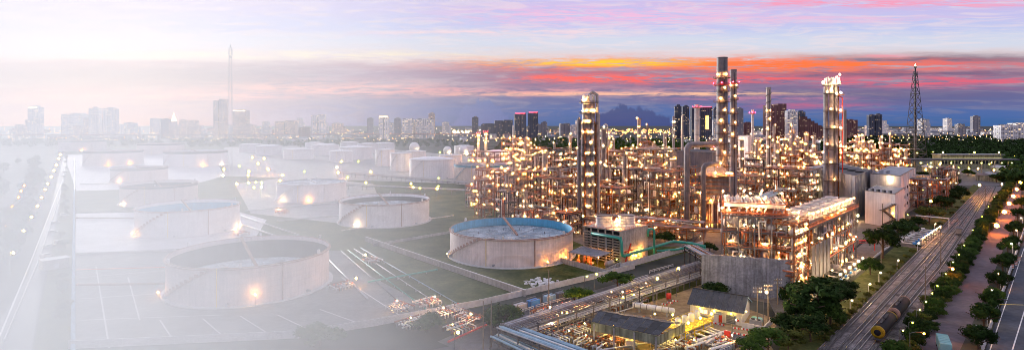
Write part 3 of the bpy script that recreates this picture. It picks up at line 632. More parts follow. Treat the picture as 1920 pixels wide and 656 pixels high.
for i in range(46):
    px = rng.uniform(-10, 900) if i < 30 else rng.uniform(1000, 1900); Y = rng.uniform(2600, 4200); w = rng.uniform(8, 20)/F*Y; h = zat(rng.uniform(222, 236), Y); mt = rng.choice(['city_white', 'city_pink', 'city_grey', 'low_pale']); dp = rng.uniform(20, 40)
    reg = ([c for a, b, c in REG if a <= px < b] or ['left of the pink block'])[0]; kw = {'city_white': 'white', 'city_pink': 'pinkish', 'city_grey': 'grey', 'low_pale': 'pale'}[mt]
    t = T('mid_rise_block', '%s mid-rise block in the far skyline %s' % (kw, reg), 'building', (xat(px, Y), Y, 0), rng.uniform(-.3, .3), '%s mid-rise blocks %s' % (kw, reg)); MID.setdefault(t.o['label'], []).append((px, t.o))
    t.box('wall', mt, (0, 0, h/2), (w, dp, h)); t.box('wing', mt, (w*.55, 4, h*.36), (w*.5, dp*.8, h*.72)); t.box('roof_room', mt, (-w*.1, 0, h+2), (w*.35, dp*.4, 4)); t.rod('mast', 'steel', (w*.2, 0, h), (w*.2, 0, h+9), .4, 6); t.box('parapet', 'concrete', (0, -dp/2, h+.4), (w+.6, .6, 1.4))
def number_off(D):
    for lb, L_ in D.items():
        if len(L_) > 1:
            for i, (q, o) in enumerate(sorted(L_, key=lambda a: a[0])): o['label'] = lb+', '+ordn(i)+' from the left'
number_off(LOW); number_off(MID)
# city lights: uncounted specks
def specks(name, mt, n, seed, xr, yr, rr, label, band=None):
    rg = random.Random(seed); bm = []
    o_v, o_f = [(1, 0, 0), (-1, 0, 0), (0, 1, 0), (0, -1, 0), (0, 0, 1), (0, 0, -1)], [(0, 2, 4), (2, 1, 4), (1, 3, 4), (3, 0, 4), (2, 0, 5), (1, 2, 5), (3, 1, 5), (0, 3, 5)]
    for i in range(n):
        px = rg.uniform(*xr); py = rg.uniform(*yr); Y = depth(py); z = rg.uniform(5, 16)
        if band: z = band; Y = rg.uniform(*yr)
        r = rg.uniform(*rr)/F*Y; p = Vector((xat(px, Y), Y, z)); bm.append(([p+Vector(v)*r for v in o_v], o_f))
    o = bpy.data.objects.new(name, mesh_from(name, *merge(bm), mt)); COL.objects.link(o); o['kind'] = 'stuff'; o['label'] = label; o['category'] = 'city lights'
specks('orange_city_lights', 'far_orange', 480, 1, (0, 1920), (241, 266), (.5, 1.1), 'scattered orange lights of the far city')
specks('warm_city_lights', 'far_warm', 640, 2, (0, 1920), (242, 272), (.5, 1.0), 'scattered warm lights of the far city')
specks('white_city_lights', 'far_white', 200, 5, (0, 1920), (241, 262), (.4, .8), 'scattered white lights of the far city')
specks('orange_road_lights', 'far_orange', 90, 6, (1560, 1930), (245, 250), (.7, 1.1), 'row of orange road lights on the right horizon')
specks('dense_orange_lights', 'far_orange', 120, 8, (1125, 1260), (244, 253), (.8, 1.6), 'dense orange lights behind the main column')
specks('dense_golden_lights', 'far_warm', 60, 9, (850, 890), (247, 254), (.9, 1.7), 'cluster of golden lights below the cumulus cloud')
specks('dense_left_lights', 'far_warm', 50, 10, (130, 180), (250, 254), (.9, 1.6), 'cluster of lights below the pair of slabs')
# the elevated road
t = T('viaduct', 'long elevated road on piers crossing behind the left tanks', 'bridge', (0, 0, 0))
va, vb = Vector((xat(-60, 2300), 2300, 0)), Vector((xat(900, 2500), 2500, 0)); d = (vb-va); n = 34
for i in range(n):
    p, q = va+d*i/n, va+d*(i+1)/n; c = (p+q)/2; t.box('deck', 'concrete', (c.x, c.y, 21), (d.length/n-.3, 22, 3), rz=math.atan2(d.y, d.x)); t.box('pier', 'concrete', (p.x, p.y, 9.7), (5, 8, 19.4))
    t.box('parapet', 'orange_paint', (c.x, c.y-10.9, 23.3), (d.length/n-.3, .6, 1.6), rz=math.atan2(d.y, d.x)); t.lamp((c.x, c.y-8, 30), 1.8, 'far_orange'); t.rod('lamp_post', 'steel', (c.x, c.y-8, 22.5), (c.x, c.y-8, 28.3), .3, 6)  # parapet coloured orange to stand in for the road's orange lighting

# ------------------------------------------------------------------ added scattering volume that imitates an overlaid white fade (even density, closed body)
def added_fade():
    near, rows = 38.0, [(-700, 128), (-300, 130), (0, 130), (240, 126), (400, 114), (480, 105), (620, 92), (720, 79), (800, 66), (880, 53.5), (950, 44.5), (1010, 40), (1070, 38.2)]
    pl = [(xat(p, near), near) for p, y in rows]+[(xat(p, y), y) for p, y in reversed(rows)]; n = len(pl)
    vs = [(x, y, -1.0) for x, y in pl]+[(x, y, 97.0) for x, y in pl]
    fs = [tuple(range(n)), tuple(range(2*n-1, n-1, -1))]+[(i, i+n, (i+1) % n+n, (i+1) % n) for i in range(n)]
    me = mesh_from('white_fade', vs, fs, None)
    bm = bmesh.new(); bm.from_mesh(me); bmesh.ops.triangulate(bm, faces=bm.faces[:]); bmesh.ops.recalc_face_normals(bm, faces=bm.faces[:]); bm.to_mesh(me); bm.free()
    m = bpy.data.materials.new('added_fade'); m.use_nodes = True; nt = m.node_tree; nt.nodes.clear()
    v = nt.nodes.new('ShaderNodeVolumePrincipled'); v.inputs['Color'].default_value = (.94, .985, 1.0, 1); v.inputs['Density'].default_value = FADE; v.inputs['Anisotropy'].default_value = FADE_G
    o = nt.nodes.new('ShaderNodeOutputMaterial'); nt.links.new(v.outputs[0], o.inputs['Volume'])
    me.materials.append(m); ob = bpy.data.objects.new('white_fade', me); COL.objects.link(ob); ob['kind'] = 'stuff'; ob['label'] = 'added white fade volume over the left half of the view'; ob['category'] = 'added_fade'
FADE, FADE_G = .0112, .3
added_fade()

# ------------------------------------------------------------------ the process plant
AX = -R(43)                                   # the plant's grid: local y runs back-right along the railway
LM = ['lamp_warm', 'lamp_warm', 'lamp_gold', 'lamp_white', 'lamp_warm']
def ring_platform(t, r, z, arc=360, a0=0, w=1.3, mt='grating', rm='orange_paint'):
    n = max(6, int(14*arc/360)); vs, fs = [], []
    for i in range(n+1):
        a = R(a0+arc*i/n)
        for rr, zz in ((r, z-.12), (r+w, z-.12), (r+w, z+.08), (r, z+.08)): vs.append((rr*math.cos(a), rr*math.sin(a), zz))
    for i in range(n):
        for k in range(4): fs.append((i*4+k, (i+1)*4+k, (i+1)*4+(k+1) % 4, i*4+(k+1) % 4))
    pl = t.mesh('platform', mt, (vs, fs)); ps = []
    for i in range(n+1):
        a = R(a0+arc*i/n); c = ((r+w-.05)*math.cos(a), (r+w-.05)*math.sin(a)); ps.append(box_vf((*c, z+.6), (.08, .08, 1.15)))
    for zz in (1.15, .62, .16):
        ps.append(tube_vf([((r+w-.05)*math.cos(R(a0+arc*i/n)), (r+w-.05)*math.sin(R(a0+arc*i/n)), z+zz) for i in range(n+1)], .05, 4, False))
    t.mesh('handrail', rm, merge(ps), parent=pl); return pl
COLS = []
def column(label, px, wpx, top, base, plats=6, mt='clad', lampn=1, lm='lamp_warm', pipes=2, lr=None, face=(-150, -30), name='process_column', rm='steel', cat='column', group='process columns', toppipe=True, p0=.12, tiltlamps=True, arc=230):
    Y = depth(base); r = wpx/2/F*Y; h = zat(top, Y); X = xat(px, Y); rg = random.Random(int(px*7+top)); lr = lr or max(.32, .0011*Y)
    t = T(name, label, cat, (X, Y, 0), math.atan2(-X, Y), group); COLS.append(t.o)
    t.mesh('shell', mt, lathe([(r*1.15, 0), (r*1.15, h*.03), (r, h*.05), (r, h*.62), (r*.97, h*.63), (r*.97, h-r*.5), (r*.8, h-r*.22), (r*.4, h-r*.05), (.01, h)], 24), smooth=False)
    for k in range(int(h/6)): t.mesh('band', 'clad_dull', lathe([(r+.02, 6*k+3), (r+.07, 6*k+3.05), (r+.07, 6*k+3.25), (r+.02, 6*k+3.3)], 20)) if r > 1.5 else None
    for k in range(plats):
        z = h*(p0+(1-p0-.015)*k/max(1, plats-1)) if plats > 1 else h*.9
        pl = ring_platform(t, r+.05, z, arc if k < plats-1 else 360, -90-arc/2+rg.uniform(-40, 40), w=max(1.0, min(1.8, r*.45)), rm=rm)
        for q in range(lampn):
            a = R(rg.uniform(*face)); t.lamp((math.cos(a)*(r+.8), math.sin(a)*(r+.8), z+1.7), lr*rg.uniform(.35, .75), lm, parent=pl, fit=True)
    for k in range(pipes):
        a = R((-25, -150, -60, -115)[k % 4]+rg.uniform(-8, 8)); rr = r+.55+rg.uniform(0, .5); pr = max(.16, r*rg.uniform(.08, .16)); z1 = h*rg.uniform(.75, 1.0)
        t.tube('riser_pipe', rg.choice(['clad', 'pipe_grey', 'rust_steel']), [(math.cos(a)*rr, math.sin(a)*rr, 1), (math.cos(a)*rr, math.sin(a)*rr, z1), (math.cos(a)*rr*.5, math.sin(a)*rr*.5, z1+pr*3)], pr)
    if toppipe:
        t.tube('overhead_pipe', 'clad', [(0, 0, h-.2), (0, 0, h+r*.9), (r*.6, -.3, h+r*1.35), (r*1.25, -.6, h+r*.9), (r*1.3, -.6, h*.4)], max(.2, r*.2))
        t.rod('davit', rm, (-r*.6, -r*.4, h-.6), (-r*.6, -r*.4, h+r*.9), .12, 6)
    t.rod('ladder', rm, (r*.2, -r-.5, .5), (r*.2, -r-.5, h*.95), .16, 4)
    return t, r, h, Y
# the main lit column
t, r, h, Y = column('tall main column ringed with platforms and bright lamps, centre of the plant', 1104, 25, 190, 428, 12, 'clad', 5, 'lamp_warm', 4, .5, rm='dark_steel', p0=.08)
for q in range(7):
    a = R(-180+q*35); t.tube('top_pipe', 'pipe_white', [(math.cos(a)*r*.8, math.sin(a)*r*.8, h-2), (math.cos(a)*r*.9, math.sin(a)*r*.9, h+3.2), (math.cos(a+.5)*r*.9, math.sin(a+.5)*r*.9, h+3.6), (math.cos(a+.5)*r*.9, math.sin(a+.5)*r*.9, h-1)], .28)
t.mesh('side_column', 'clad_dull', lathe([(1.1, 0), (1.1, h*.86), (.01, h*.88)], 14)).location = (-r-1.9, -.5, 0)
t.mesh('side_column', 'clad', lathe([(.8, 0), (.8, h*.9), (.01, h*.91)], 14)).location = (r+1.9, -.2, 0)
column('slim column with a bright lamp on top, right of the main column', 1132, 11, 240, 402, 5, 'clad_dull', 1, 'lamp_white', 3, .5)
column('lit column far behind with lamps at every platform', 1198, 7, 222, 318, 6, 'clad', 2, 'lamp_gold', 1, .8, toppipe=False)
column('short lit column left of the slim lit pair at the plant edge', 958, 6, 282, 400, 5, 'clad', 2, 'lamp_gold', 1, .45)
column('short column second from the left plant edge', 982, 8, 300, 398, 4, 'clad_dull', 2, 'lamp_gold', 1, .45)
column('column third from the left plant edge', 1021, 8, 286, 402, 4, 'clad', 2, 'lamp_warm', 2, .45)
column('thin column between left edge and main column', 1046, 5, 312, 408, 3, 'clad_dull', 1, 'lamp_warm', 1, .4)
column('rust-piped column behind the cooling tower fans', 1172, 8, 290, 405, 5, 'clad_dull', 1, 'lamp_warm', 3, .45)
column('column left of the big grey duct, with deep platforms', 1262, 10, 300, 402, 5, 'clad', 2, 'lamp_gold', 3, .45)
column('dark thin column behind the slim column', 1150, 4, 262, 340, 4, 'clad_dull', 1, 'lamp_warm', 1, .5)
column('small column with lamps in the far middle plant', 1225, 5, 268, 340, 4, 'clad', 1, 'lamp_gold', 1, .55)
column('narrow column left of the dark hall', 1246, 5, 250, 330, 4, 'clad_dull', 1, 'lamp_warm', 1, .55)
# behind the right part: clusters of lit slim columns
for i, (px, w, top, base) in enumerate([(1455, 6, 268, 352), (1470, 5, 262, 345), (1486, 7, 248, 352), (1500, 5, 268, 342), (1512, 6, 252, 340), (1526, 5, 258, 335), (1408, 5, 252, 340), (1390, 6, 262, 350), (1424, 4, 266, 338)]):
    column('slim lit column in the right rear plant, %s from the left' % ORD[i], px, w, top, base, 5, 'clad', 2, random.Random(i).choice(['lamp_gold', 'lamp_warm', 'lamp_white']), 2, .62, group='slim lit columns of the rear plant')
for i, (px, w, top, base) in enumerate([(1608, 7, 256, 312), (1618, 6, 254, 312), (1651, 5, 258, 308), (1632, 5, 268, 310)]):
    column('far lit column left of the flare tower, %s from the left' % ORD[i], px, w, top, base, 5, 'clad', 2, 'lamp_warm', 1, .85, toppipe=False, group='far lit columns by the flare tower')
# stacks
def stack(label, px, wpx, top, base, mt='clad_dull', plats=(), red=(), lm='lamp_warm', lamps=True, bands=0, spiral=False, taper=.92, lr=None, rg=random.Random(5)):
    Y = depth(base); r = wpx/2/F*Y; h = zat(top, Y); X = xat(px, Y); lr = lr or max(.4, .0012*Y)
    t = T('stack', label, 'chimney', (X, Y, 0), math.atan2(-X, Y), 'chimney stacks')
    t.mesh('shell', mt, lathe([(r*1.02, 0), (r, h*.3), (r*taper, h-.4), (r*taper+.12, h-.4), (r*taper+.12, h), (r*taper-.2, h), (r*taper-.25, h-6)], 28))
    for k in range(bands): z = h*(.06+.92*k/bands); t.mesh('band', 'clad_dull', lathe([(r*.99+.02, z), (r*.99+.08, z+.05), (r*.99+.08, z+.35), (r*.99+.02, z+.4)], 24))
    for k, py in enumerate(plats):
        z = zat(py, Y); full = k == 0
        pl = ring_platform(t, r, z, 360 if full else 200, -90-100+(35 if k % 2 else -25), w=max(1.0, r*.5), mt='dark_steel', rm='rust_steel')
        if lamps:
            for q in range(2 if full else 1):
                a = R((-125, -55)[q] if full else (-70 if k % 2 else -100)); t.lamp((math.cos(a)*(r+.9), math.sin(a)*(r+.9), z+2.2), lr*rg.uniform(.4, .75), lm, parent=pl, fit=True)
    for py in red:
        z = zat(py, Y)
        for a in (-178, -92, -20): t.lamp((math.cos(R(a))*(r+1.5), math.sin(R(a))*(r+1.5), z+.6), lr*1.1, 'lamp_red', name='beacon')
        pl = ring_platform(t, r, z-.8, 360, 0, w=1.5, mt='red_paint', rm='red_paint')
    if spiral:
        pts = [(math.cos(i*.5)*(r*1.06), math.sin(i*.5)*(r*1.06), h*.62+h*.37*i/70) for i in range(71)]; t.tube('strake', 'steel', pts, r*.16, 5)
    t.rod('ladder', 'dark_steel', (r*.35, -r-.35, 1), (r*.35, -r-.35, h-2), .18, 4)
    return t, r, h, Y
stack('tallest grey stack with lamp-lit platforms and red beacons above the heater', 1354, 21, 108, 425, 'clad_dull', (147, 172, 192, 213, 233, 251, 270, 292, 312), (158,), 'lamp_warm', bands=14, lr=.62)
stack('second grey stack close behind the tallest stack', 1375, 13, 131, 415, 'clad_dull', (166, 187, 214, 236, 258, 280), (156,), 'lamp_warm', bands=10, lr=.55)
stack('plain white stack with red beacons in front of the red-lit tower', 1307, 9.5, 196, 345, 'pipe_white', (), (201,), bands=5)
stack('thin stack with a ring of red beacons right of the tallest stack', 1411, 5, 206, 345, 'pipe_white', (), (212,), bands=4, lr=.9)
stack('slim grey stack with spiral strakes at its top', 1441, 9, 164, 372, 'clad', (212, 228, 246, 262, 280), (), 'lamp_warm', bands=8, spiral=True, lr=.55)
stack('thin bare stack right of the twin column', 1584, 6, 206, 320, 'clad_dull', (278, 284), (), 'lamp_warm', bands=3)
stack('thin dark stack left of the dark square tower', 1263, 4.5, 218, 330, 'clad_dull', (232, 246, 258), (), 'lamp_white', bands=3, lr=.8)
stack('thin pale stack right beside the dark thin stack', 1279, 4.5, 217, 330, 'pipe_white', (), (), bands=3)
stack('far thin stack with red light, left of the pair by the spheres', 897, 4, 252, 297, 'pipe_white', (256, 264, 272), (250,), 'lamp_gold', lr=.9)
stack('far thin stack with red light, right of the pair by the spheres', 911, 5, 248, 297, 'pipe_white', (254, 262, 270), (247,), 'lamp_gold', lr=.9)
stack('far bare thin stack below the glass twins', 962, 3, 236, 300, 'pipe_white')
# twin column with a crowded head
Y = depth(403); X = xat(1559, Y); t = T('column_cluster', 'tall cluster of steel columns sharing one lamp-lit head platform, right of centre', 'column', (X, Y, 0), math.atan2(-X, Y))
hh = zat(152, Y)
for dx, dy, r, h, m_ in ((-3.1, .2, 1.15, hh-1, 'clad_dull'), (-.1, 0, 1.65, hh, 'clad'), (2.7, -.6, 1.0, hh-3, 'clad_dull'), (1.2, 2.4, .8, hh-2, 'clad'), (4.2, 1.2, .4, hh-4, 'rust_steel'), (-4.6, .9, .35, hh-4, 'pipe_grey')):
    o = t.mesh('column_shell', m_, lathe([(r, 0), (r, h-r*.5), (r*.7, h-r*.15), (.01, h)], 22)); o.location = (dx, dy, 0)
    for k in range(9): b = t.mesh('band', 'clad_dull', lathe([(r+.02, 0), (r+.09, .05), (r+.09, .35), (r+.02, .4)], 18)); b.location = (dx, dy, 6+k*h/9.5)
pl = t.box('head_platform', 'grating', (0, 0, hh-3), (11, 8, .3))
for s in (-1, 1): t.rail((-5.5, s*4, hh-2.9), (5.5, s*4, hh-2.9), 'pipe_white', parent=pl); t.rail((s*5.5, -4, hh-2.9), (s*5.5, 4, hh-2.9), 'pipe_white', parent=pl)
for q in range(8): a = q*.8; t.tube('head_pipe', 'pipe_white', [(-4+q*1.1, math.sin(a)*2, hh-3), (-4+q*1.1, math.sin(a)*2, hh+1.5+math.sin(q*2.3)), (-3.2+q*1.1, math.sin(a)*2-.8, hh+2+math.sin(q*2.3)), (-3+q*1.1, math.sin(a)*2-1, hh-2)], .3)
for c in ((-5, -4.7, hh-1), (1.5, -5, hh-1), (4.5, -5, hh-1), (4.9, -2, hh+4), (0, -4, hh-6), (3, -4.2, hh-9)): t.lamp(c, .55, 'lamp_white', parent=pl)
for z in (hh-10, hh-22, hh-34, hh-46): p2 = t.box('side_platform', 'rust_steel', (5.5, -1, z), (4.2, 4.5, .3)); t.rail((3.4, -3.2, z+.1), (7.6, -3.2, z+.1), 'rust_steel', parent=p2); t.lamp((5.5, -3.4, z+1.6), .55, 'lamp_white', parent=p2)
for k in range(6):
    z = hh-9-k*12; p2 = t.box('ring_platform', 'dark_steel', (0, -1.6, z), (9.6, 5.2, .22)); t.rail((-4.8, -4.2, z+.1), (4.8, -4.2, z+.1), 'steel', parent=p2); t.lamp((-2.5+k % 3*2.2, -4.4, z+1.5), .3, 'lamp_warm', parent=p2, fit=True)
t.tube('side_pipe', 'red_paint', [(6.6, .2, 2), (6.6, .2, hh-12), (4, .2, hh-10)], .35)

# lattice towers
def lattice(t, w0, w1, h, n, mt, rr, single=False):
    L_ = lambda z: w0+(w1-w0)*z/h
    for a in ((-1, -1), (1, -1), (1, 1), (-1, 1)): t.bar('leg', mt, (a[0]*w0/2, a[1]*w0/2, 0), (a[0]*w1/2, a[1]*w1/2, h), rr*1.5)
    for i in range(n):
        z0, z1 = h*i/n, h*(i+1)/n; a, b = L_(z0)/2, L_(z1)/2
        C0 = [(-a, -a), (a, -a), (a, a), (-a, a)]; C1 = [(-b, -b), (b, -b), (b, b), (-b, b)]
        for k in range(4):
            q = (k+1) % 4; t.bar('brace', mt, (*C0[k], z0), (*C1[q], z1), rr); (None if single else t.bar('brace', mt, (*C0[q], z0), (*C1[k], z1), rr)); t.bar('tie', mt, (*C1[k], z1), (*C1[q], z1), rr)
Y = 800; t = T('flare_tower', 'tall dark lattice flare tower with a flame at its tip, right', 'tower', (xat(1716, Y), Y, 0), .3)
h = zat(134, Y); lattice(t, 22, 3.2, h, 13, 'dark_steel', .34); t.rod('flare_pipe', 'dark_steel', (0, 0, 0), (0, 0, zat(127, Y)), 1.0, 10); t.rod('flare_tip', 'steel', (0, 0, zat(128, Y)), (0, 0, zat(124.5, Y)), 1.7, 10)
t.rod('flame', 'flame', (0, 0, zat(124.5, Y)), (.5, 0, zat(120, Y)), 1.2, shape='cone0.0')
for k in range(5): p = t.box('platform', 'dark_steel', (0, 0, h*(.2+.19*k)), (19.5-3.6*k, 19.5-3.6*k, .5))
Y = 685; t = T('lattice_mast', 'tall slender lattice mast with antennas standing in the tank farm', 'mast', (xat(432, Y), Y, 0), .2)
h = zat(90, Y); lattice(t, 4.8, 2.8, h, 22, 'steel', .085, True); t.rod('antenna', 'steel', (0, 0, h), (0, 0, h+4), .3, 6); t.rod('cable_tray', 'steel', (.8, 0, 0), (.8, 0, h), .09, 6)
for k in range(9): a = k*.9; t.box('panel_antenna', 'pipe_white', (math.cos(a)*2.2, math.sin(a)*2.2, h-3-(k % 3)*4.0), (.6, .8, 2.8), rz=a)

# ------------------------------------------------------------------ steel structures full of equipment
FOOT = []
def module(label, X, Y, rz, w, d, h, lv, nx, ny, seed, nl, lr=.4, dens=1.0, cs='steel', rm='orange_paint', lms=None, decks=.6, name='process_unit', group='large steel process frames', z0=0.0, roof=None, ves=True):
    FOOT.append((X, Y, max(w, d)*.5)); rg = random.Random(seed); t = T(name, label, 'process unit', (X, Y, 0), rz, group); lms = lms or LM
    for i in range(nx+1):
        for j in range(ny+1): t.box('column', cs, (-w/2+w*i/nx, -d/2+d*j/ny, z0+(h-z0)/2), (.42, .42, h-z0))
    zs = [z0+(h-z0)*(k+1)/lv for k in range(lv)]
    for k, z in enumerate(zs):
        for j in range(ny+1): t.box('beam', cs, (0, -d/2+d*j/ny, z-.25), (w-.02, .3, .5))
        for i in range(nx+1): t.box('beam', cs, (-w/2+w*i/nx, 0, z-.27), (.3, d-.02, .46))
        for i in range(nx):
            for j in range(ny):
                if rg.random() < decks: t.box('deck', 'grating', (-w/2+w*(i+.5)/nx, -d/2+d*(j+.5)/ny, z+.06), (w/nx-.1, d/ny-.1, .1))
        for (a, b) in (((-w/2, -d/2), (w/2, -d/2)), ((w/2, -d/2), (w/2, d/2)), ((-w/2, d/2), (-w/2, -d/2))): t.rail((*a, z+.05), (*b, z+.05), rm)
    zb = [z0]+zs
    for k in range(lv):
        for _ in range(int(1+nx*.5)):
            i = rg.randrange(nx); x0, x1 = -w/2+w*i/nx, -w/2+w*(i+1)/nx; s = rg.choice((0, 1)); y = rg.choice((-d/2, -d/2, d/2))
            t.bar('brace', cs, (x0 if s else x1, y, zb[k]), (x1 if s else x0, y, zb[k+1]-.5), .22)
        j = rg.randrange(ny); y0, y1 = -d/2+d*j/ny, -d/2+d*(j+1)/ny; t.bar('brace', cs, (w/2, y0, zb[k]), (w/2, y1, zb[k+1]-.5), .22)
    pm = ['clad', 'clad_dull', 'pipe_white', 'pipe_grey', 'rust_steel', 'clad', 'orange_paint']
    if ves:
        for k in range(lv):
            lh = zb[k+1]-zb[k]
            for _ in range(int((nx*ny*.45+1)*dens)):
                x, y = rg.uniform(-w*.42, w*.42), rg.uniform(-d*.42, d*.42)
                if rg.random() < .55: r = min(lh*.32, rg.uniform(.8, 2.1)); t.vessel('vessel', rg.choice(['clad', 'pipe_white', 'clad_dull', 'clad_dull', 'rust_steel']), (x, y, zb[k]+lh*.46), r, lh*.45)
                else: r = min(lh*.26, rg.uniform(.7, 1.6)); t.vessel('drum', rg.choice(['clad', 'pipe_white', 'clad_dull']), (x, y, zb[k]+r+.7), r, rg.uniform(3, 6), rg.choice('xy'))
    for _ in range(int(9*dens*max(1, nx*ny/3))):
        x, y = rg.uniform(-w*.5, w*.5), rg.choice((rg.uniform(-d*.55, -d*.3), rg.uniform(-d*.5, d*.5))); za, zc = sorted((rg.uniform(z0, h), rg.uniform(z0, h*1.06)))
        if zc-za > 2:
            rr = rg.uniform(.12, .38); x2 = x+rg.uniform(-5, 5); x2 = max(-w/2, min(w/2, x2))
            t.tube('pipe', rg.choice(pm), [(x, y, za), (x, y, zc), (x2, y-.3, zc+.3), (x2, y-.3, max(z0, zc-rg.uniform(1, 6)))], rr, 6)
    for _ in range(int(6*dens*lv)):
        z = rg.choice(zb)+rg.uniform(.5, 2.5); y = rg.uniform(-d*.55, d*.5); x0, x1 = sorted((rg.uniform(-w*.55, w*.55), rg.uniform(-w*.55, w*.55)))
        if x1-x0 > 2: t.rod('pipe', rg.choice(pm), (x0, y, z), (x1, y, z), rg.uniform(.1, .32), 6)
    for _ in range(int(3*dens*lv)):
        z = rg.choice(zb)+rg.uniform(.5, 2.5); x = rg.uniform(-w*.55, w*.55); t.rod('pipe', rg.choice(pm), (x, -d*.5, z), (x, d*.5, z), rg.uniform(.1, .3), 6)
    for q in range(int(nl*1.15)):
        z = rg.choice(zb[:-1]+zb[1:])+rg.uniform(1.6, 2.8); f = rg.random()
        x, y = (rg.uniform(-w*.52, w*.52), -d/2-.4) if f < .5 else ((w/2+.4, rg.uniform(-d*.5, d*.5)) if f < .7 else (rg.uniform(-w*.5, w*.5), rg.uniform(-d*.5, d*.5)))
        t.lamp((x, y, z), lr*(rg.uniform(.26, .5) if rg.random() < .8 else rg.uniform(.65, 1.0)), rg.choice(lms if rg.random() < .93 else ('lamp_yellow', 'lamp_green')), fit=True)
    if roof: t.box('roof', roof, (0, 0, h+3.2), (w+.6, d+.6, .25))
    return t
def pmod(label, px, pw, base, top, d, lv, nx, ny, nl, lr=None, rz=AX, **k):
    Y = depth(base); w = max(4, (pw/F*Y-abs(math.sin(rz))*d*.5)/math.cos(rz)); h = zat(top, Y); Yc = Y+d*.5
    return module(label, xat(px, Yc), Yc, rz, w, d, h, lv, nx, ny, int(px*13+top), nl, lr or max(.36, .00105*Y), **k)
G = ['lamp_gold', 'lamp_warm', 'lamp_gold']
pmod('low lit pipe structure at the left edge of the plant', 905, 55, 392, 352, 14, 3, 4, 2, 12, lms=G, cs='steel')
pmod('lit three-level structure left of the thin columns', 965, 62, 404, 322, 16, 5, 4, 2, 22, lms=G, cs='steel')
pmod('structure just left of the main column', 1040, 64, 412, 335, 16, 5, 4, 2, 22, lms=G)
pmod('glowing tall structure far behind at the left, thick with lamps', 968, 46, 322, 262, 26, 6, 4, 2, 52, .85, lms=G, cs='steel')
pmod('low structure far behind left of the thick-lamped one', 915, 60, 315, 285, 26, 3, 4, 2, 14, .85, lms=G)
pmod('grey open truss structure behind the main column left side', 1060, 70, 375, 318, 20, 4, 5, 2, 12, cs='dark_steel', rm='steel')
pmod('structure right of the main column with rusty pipes', 1150, 60, 425, 352, 16, 5, 4, 2, 24, lms=G)
pmod('dark open truss structure behind the cooling tower', 1185, 80, 395, 318, 20, 4, 5, 2, 16, cs='dark_steel', rm='steel')
pmod('tall lit structure left of the big grey duct', 1245, 62, 425, 322, 20, 6, 4, 2, 34, lms=G)
pmod('upper lit structure with white vessels left of the dark hall', 1232, 58, 372, 280, 24, 6, 4, 2, 30, .5, rm='pipe_white')
pmod('lit structure in the middle rear with yellow lamps', 1150, 60, 352, 292, 24, 5, 4, 2, 22, .6, lms=['lamp_yellow', 'lamp_gold', 'lamp_green'])
pmod('small lit structure in the far rear middle', 1195, 50, 330, 280, 24, 4, 4, 2, 16, .7, lms=['lamp_yellow', 'lamp_gold'])
pmod('lit structure under the big grey duct', 1300, 40, 432, 352, 12, 5, 3, 2, 18, lms=G)
pmod('lit structure right of the heater', 1402, 50, 405, 330, 18, 5, 3, 2, 26, .42)
pmod('lit structure behind the air cooler deck', 1440, 60, 385, 335, 20, 4, 4, 2, 22, .5)
pmod('lit structure left of the column cluster', 1500, 62, 388, 318, 20, 5, 4, 2, 32, .48, lms=['lamp_white', 'lamp_warm'])
pmod('rear lit structure among the slim columns, left', 1420, 60, 345, 295, 26, 4, 4, 2, 28, .62, lms=['lamp_gold', 'lamp_white'])
pmod('rear lit structure among the slim columns, right', 1495, 70, 345, 285, 26, 5, 4, 2, 34, .62, lms=['lamp_gold', 'lamp_white'])
pmod('far lit structure left of the flare tower', 1615, 36, 316, 268, 26, 5, 3, 2, 24, .85)
pmod('far low lit structure just left of the flare tower base', 1682, 36, 312, 272, 26, 4, 3, 2, 20, .8, cs='rust_steel')
pmod('far low structure between the far lit columns', 1650, 40, 310, 284, 26, 3, 3, 2, 14, .8)
pmod('long low structure behind the grey-clad hall', 1560, 60, 352, 318, 24, 3, 4, 2, 12, .55)
pmod('open rack structure with blue-grey tops right of the white building, near', 1742, 62, 392, 338, 22, 4, 4, 2, 9, .55, cs='rust_steel', rm='steel', lms=['lamp_warm'])
pmod('open rack structure right of the white building, far', 1772, 50, 362, 318, 34, 3, 4, 3, 9, .6, cs='dark_steel', rm='steel', lms=['lamp_warm'])
for i, (px, base) in enumerate([(1215, 445), (1130, 440), (1275, 450), (1000, 425)]): pmod('low pipe and pump structure at the plant front, %s from the left' % ORD[[2, 1, 3, 0][i]], px, 60, base, base-26, 9, 2, 5, 1, 12, .35, lms=G)

# heater under the tallest stack
Y = depth(432); X = xat(1351, Y); t = T('fired_heater', 'fired heater with pink-lit convection box over a dark radiant box, under the tallest stack', 'heater', (X, Y+9, 0), math.atan2(-X, Y))
w = 17.5; t.box('radiant_box', 'brown_tower', (0, 0, 9.5), (w, 14, 11)); cb = t.box('convection_box', 'clad_dull', (0, 0, 24.5), (w*.92, 12, 14)); t.mesh('hood', 'clad_dull', lathe([(w*.62, 31.5), (3.4, 38)], 4))
for k in range(6): t.box('stiffener', 'rust_steel', (0, -6.1, 18.6+k*2.4), (w*.94, .35, .35), parent=cb)
for k in range(5): t.box('stiffener', 'dark_steel', (-w*.46+k*w*.23, -7.1, 9.5), (.35, .35, 11))
for s in (-1, 1):
    for y in (-6.5, 6.5): t.box('leg', 'steel', (s*w*.48, y, 2), (.8, .8, 4)); t.box('leg', 'steel', (s*w*.52, y, 17), (.5, .5, 34))
for z in (4.2, 15.6, 32): pl = t.box('platform', 'grating', (0, 0, z), (w+4, 18, .2)); t.rail((-w/2-2, -9, z+.1), (w/2+2, -9, z+.1), parent=pl); t.rail((w/2+2, -9, z+.1), (w/2+2, 9, z+.1), parent=pl)
rg = random.Random(4)
for q in range(20): t.lamp((rg.uniform(-w*.6, w*.6), -9.3, rg.choice((6.3, 17.5, 34, 2))), .42, rg.choice(G))
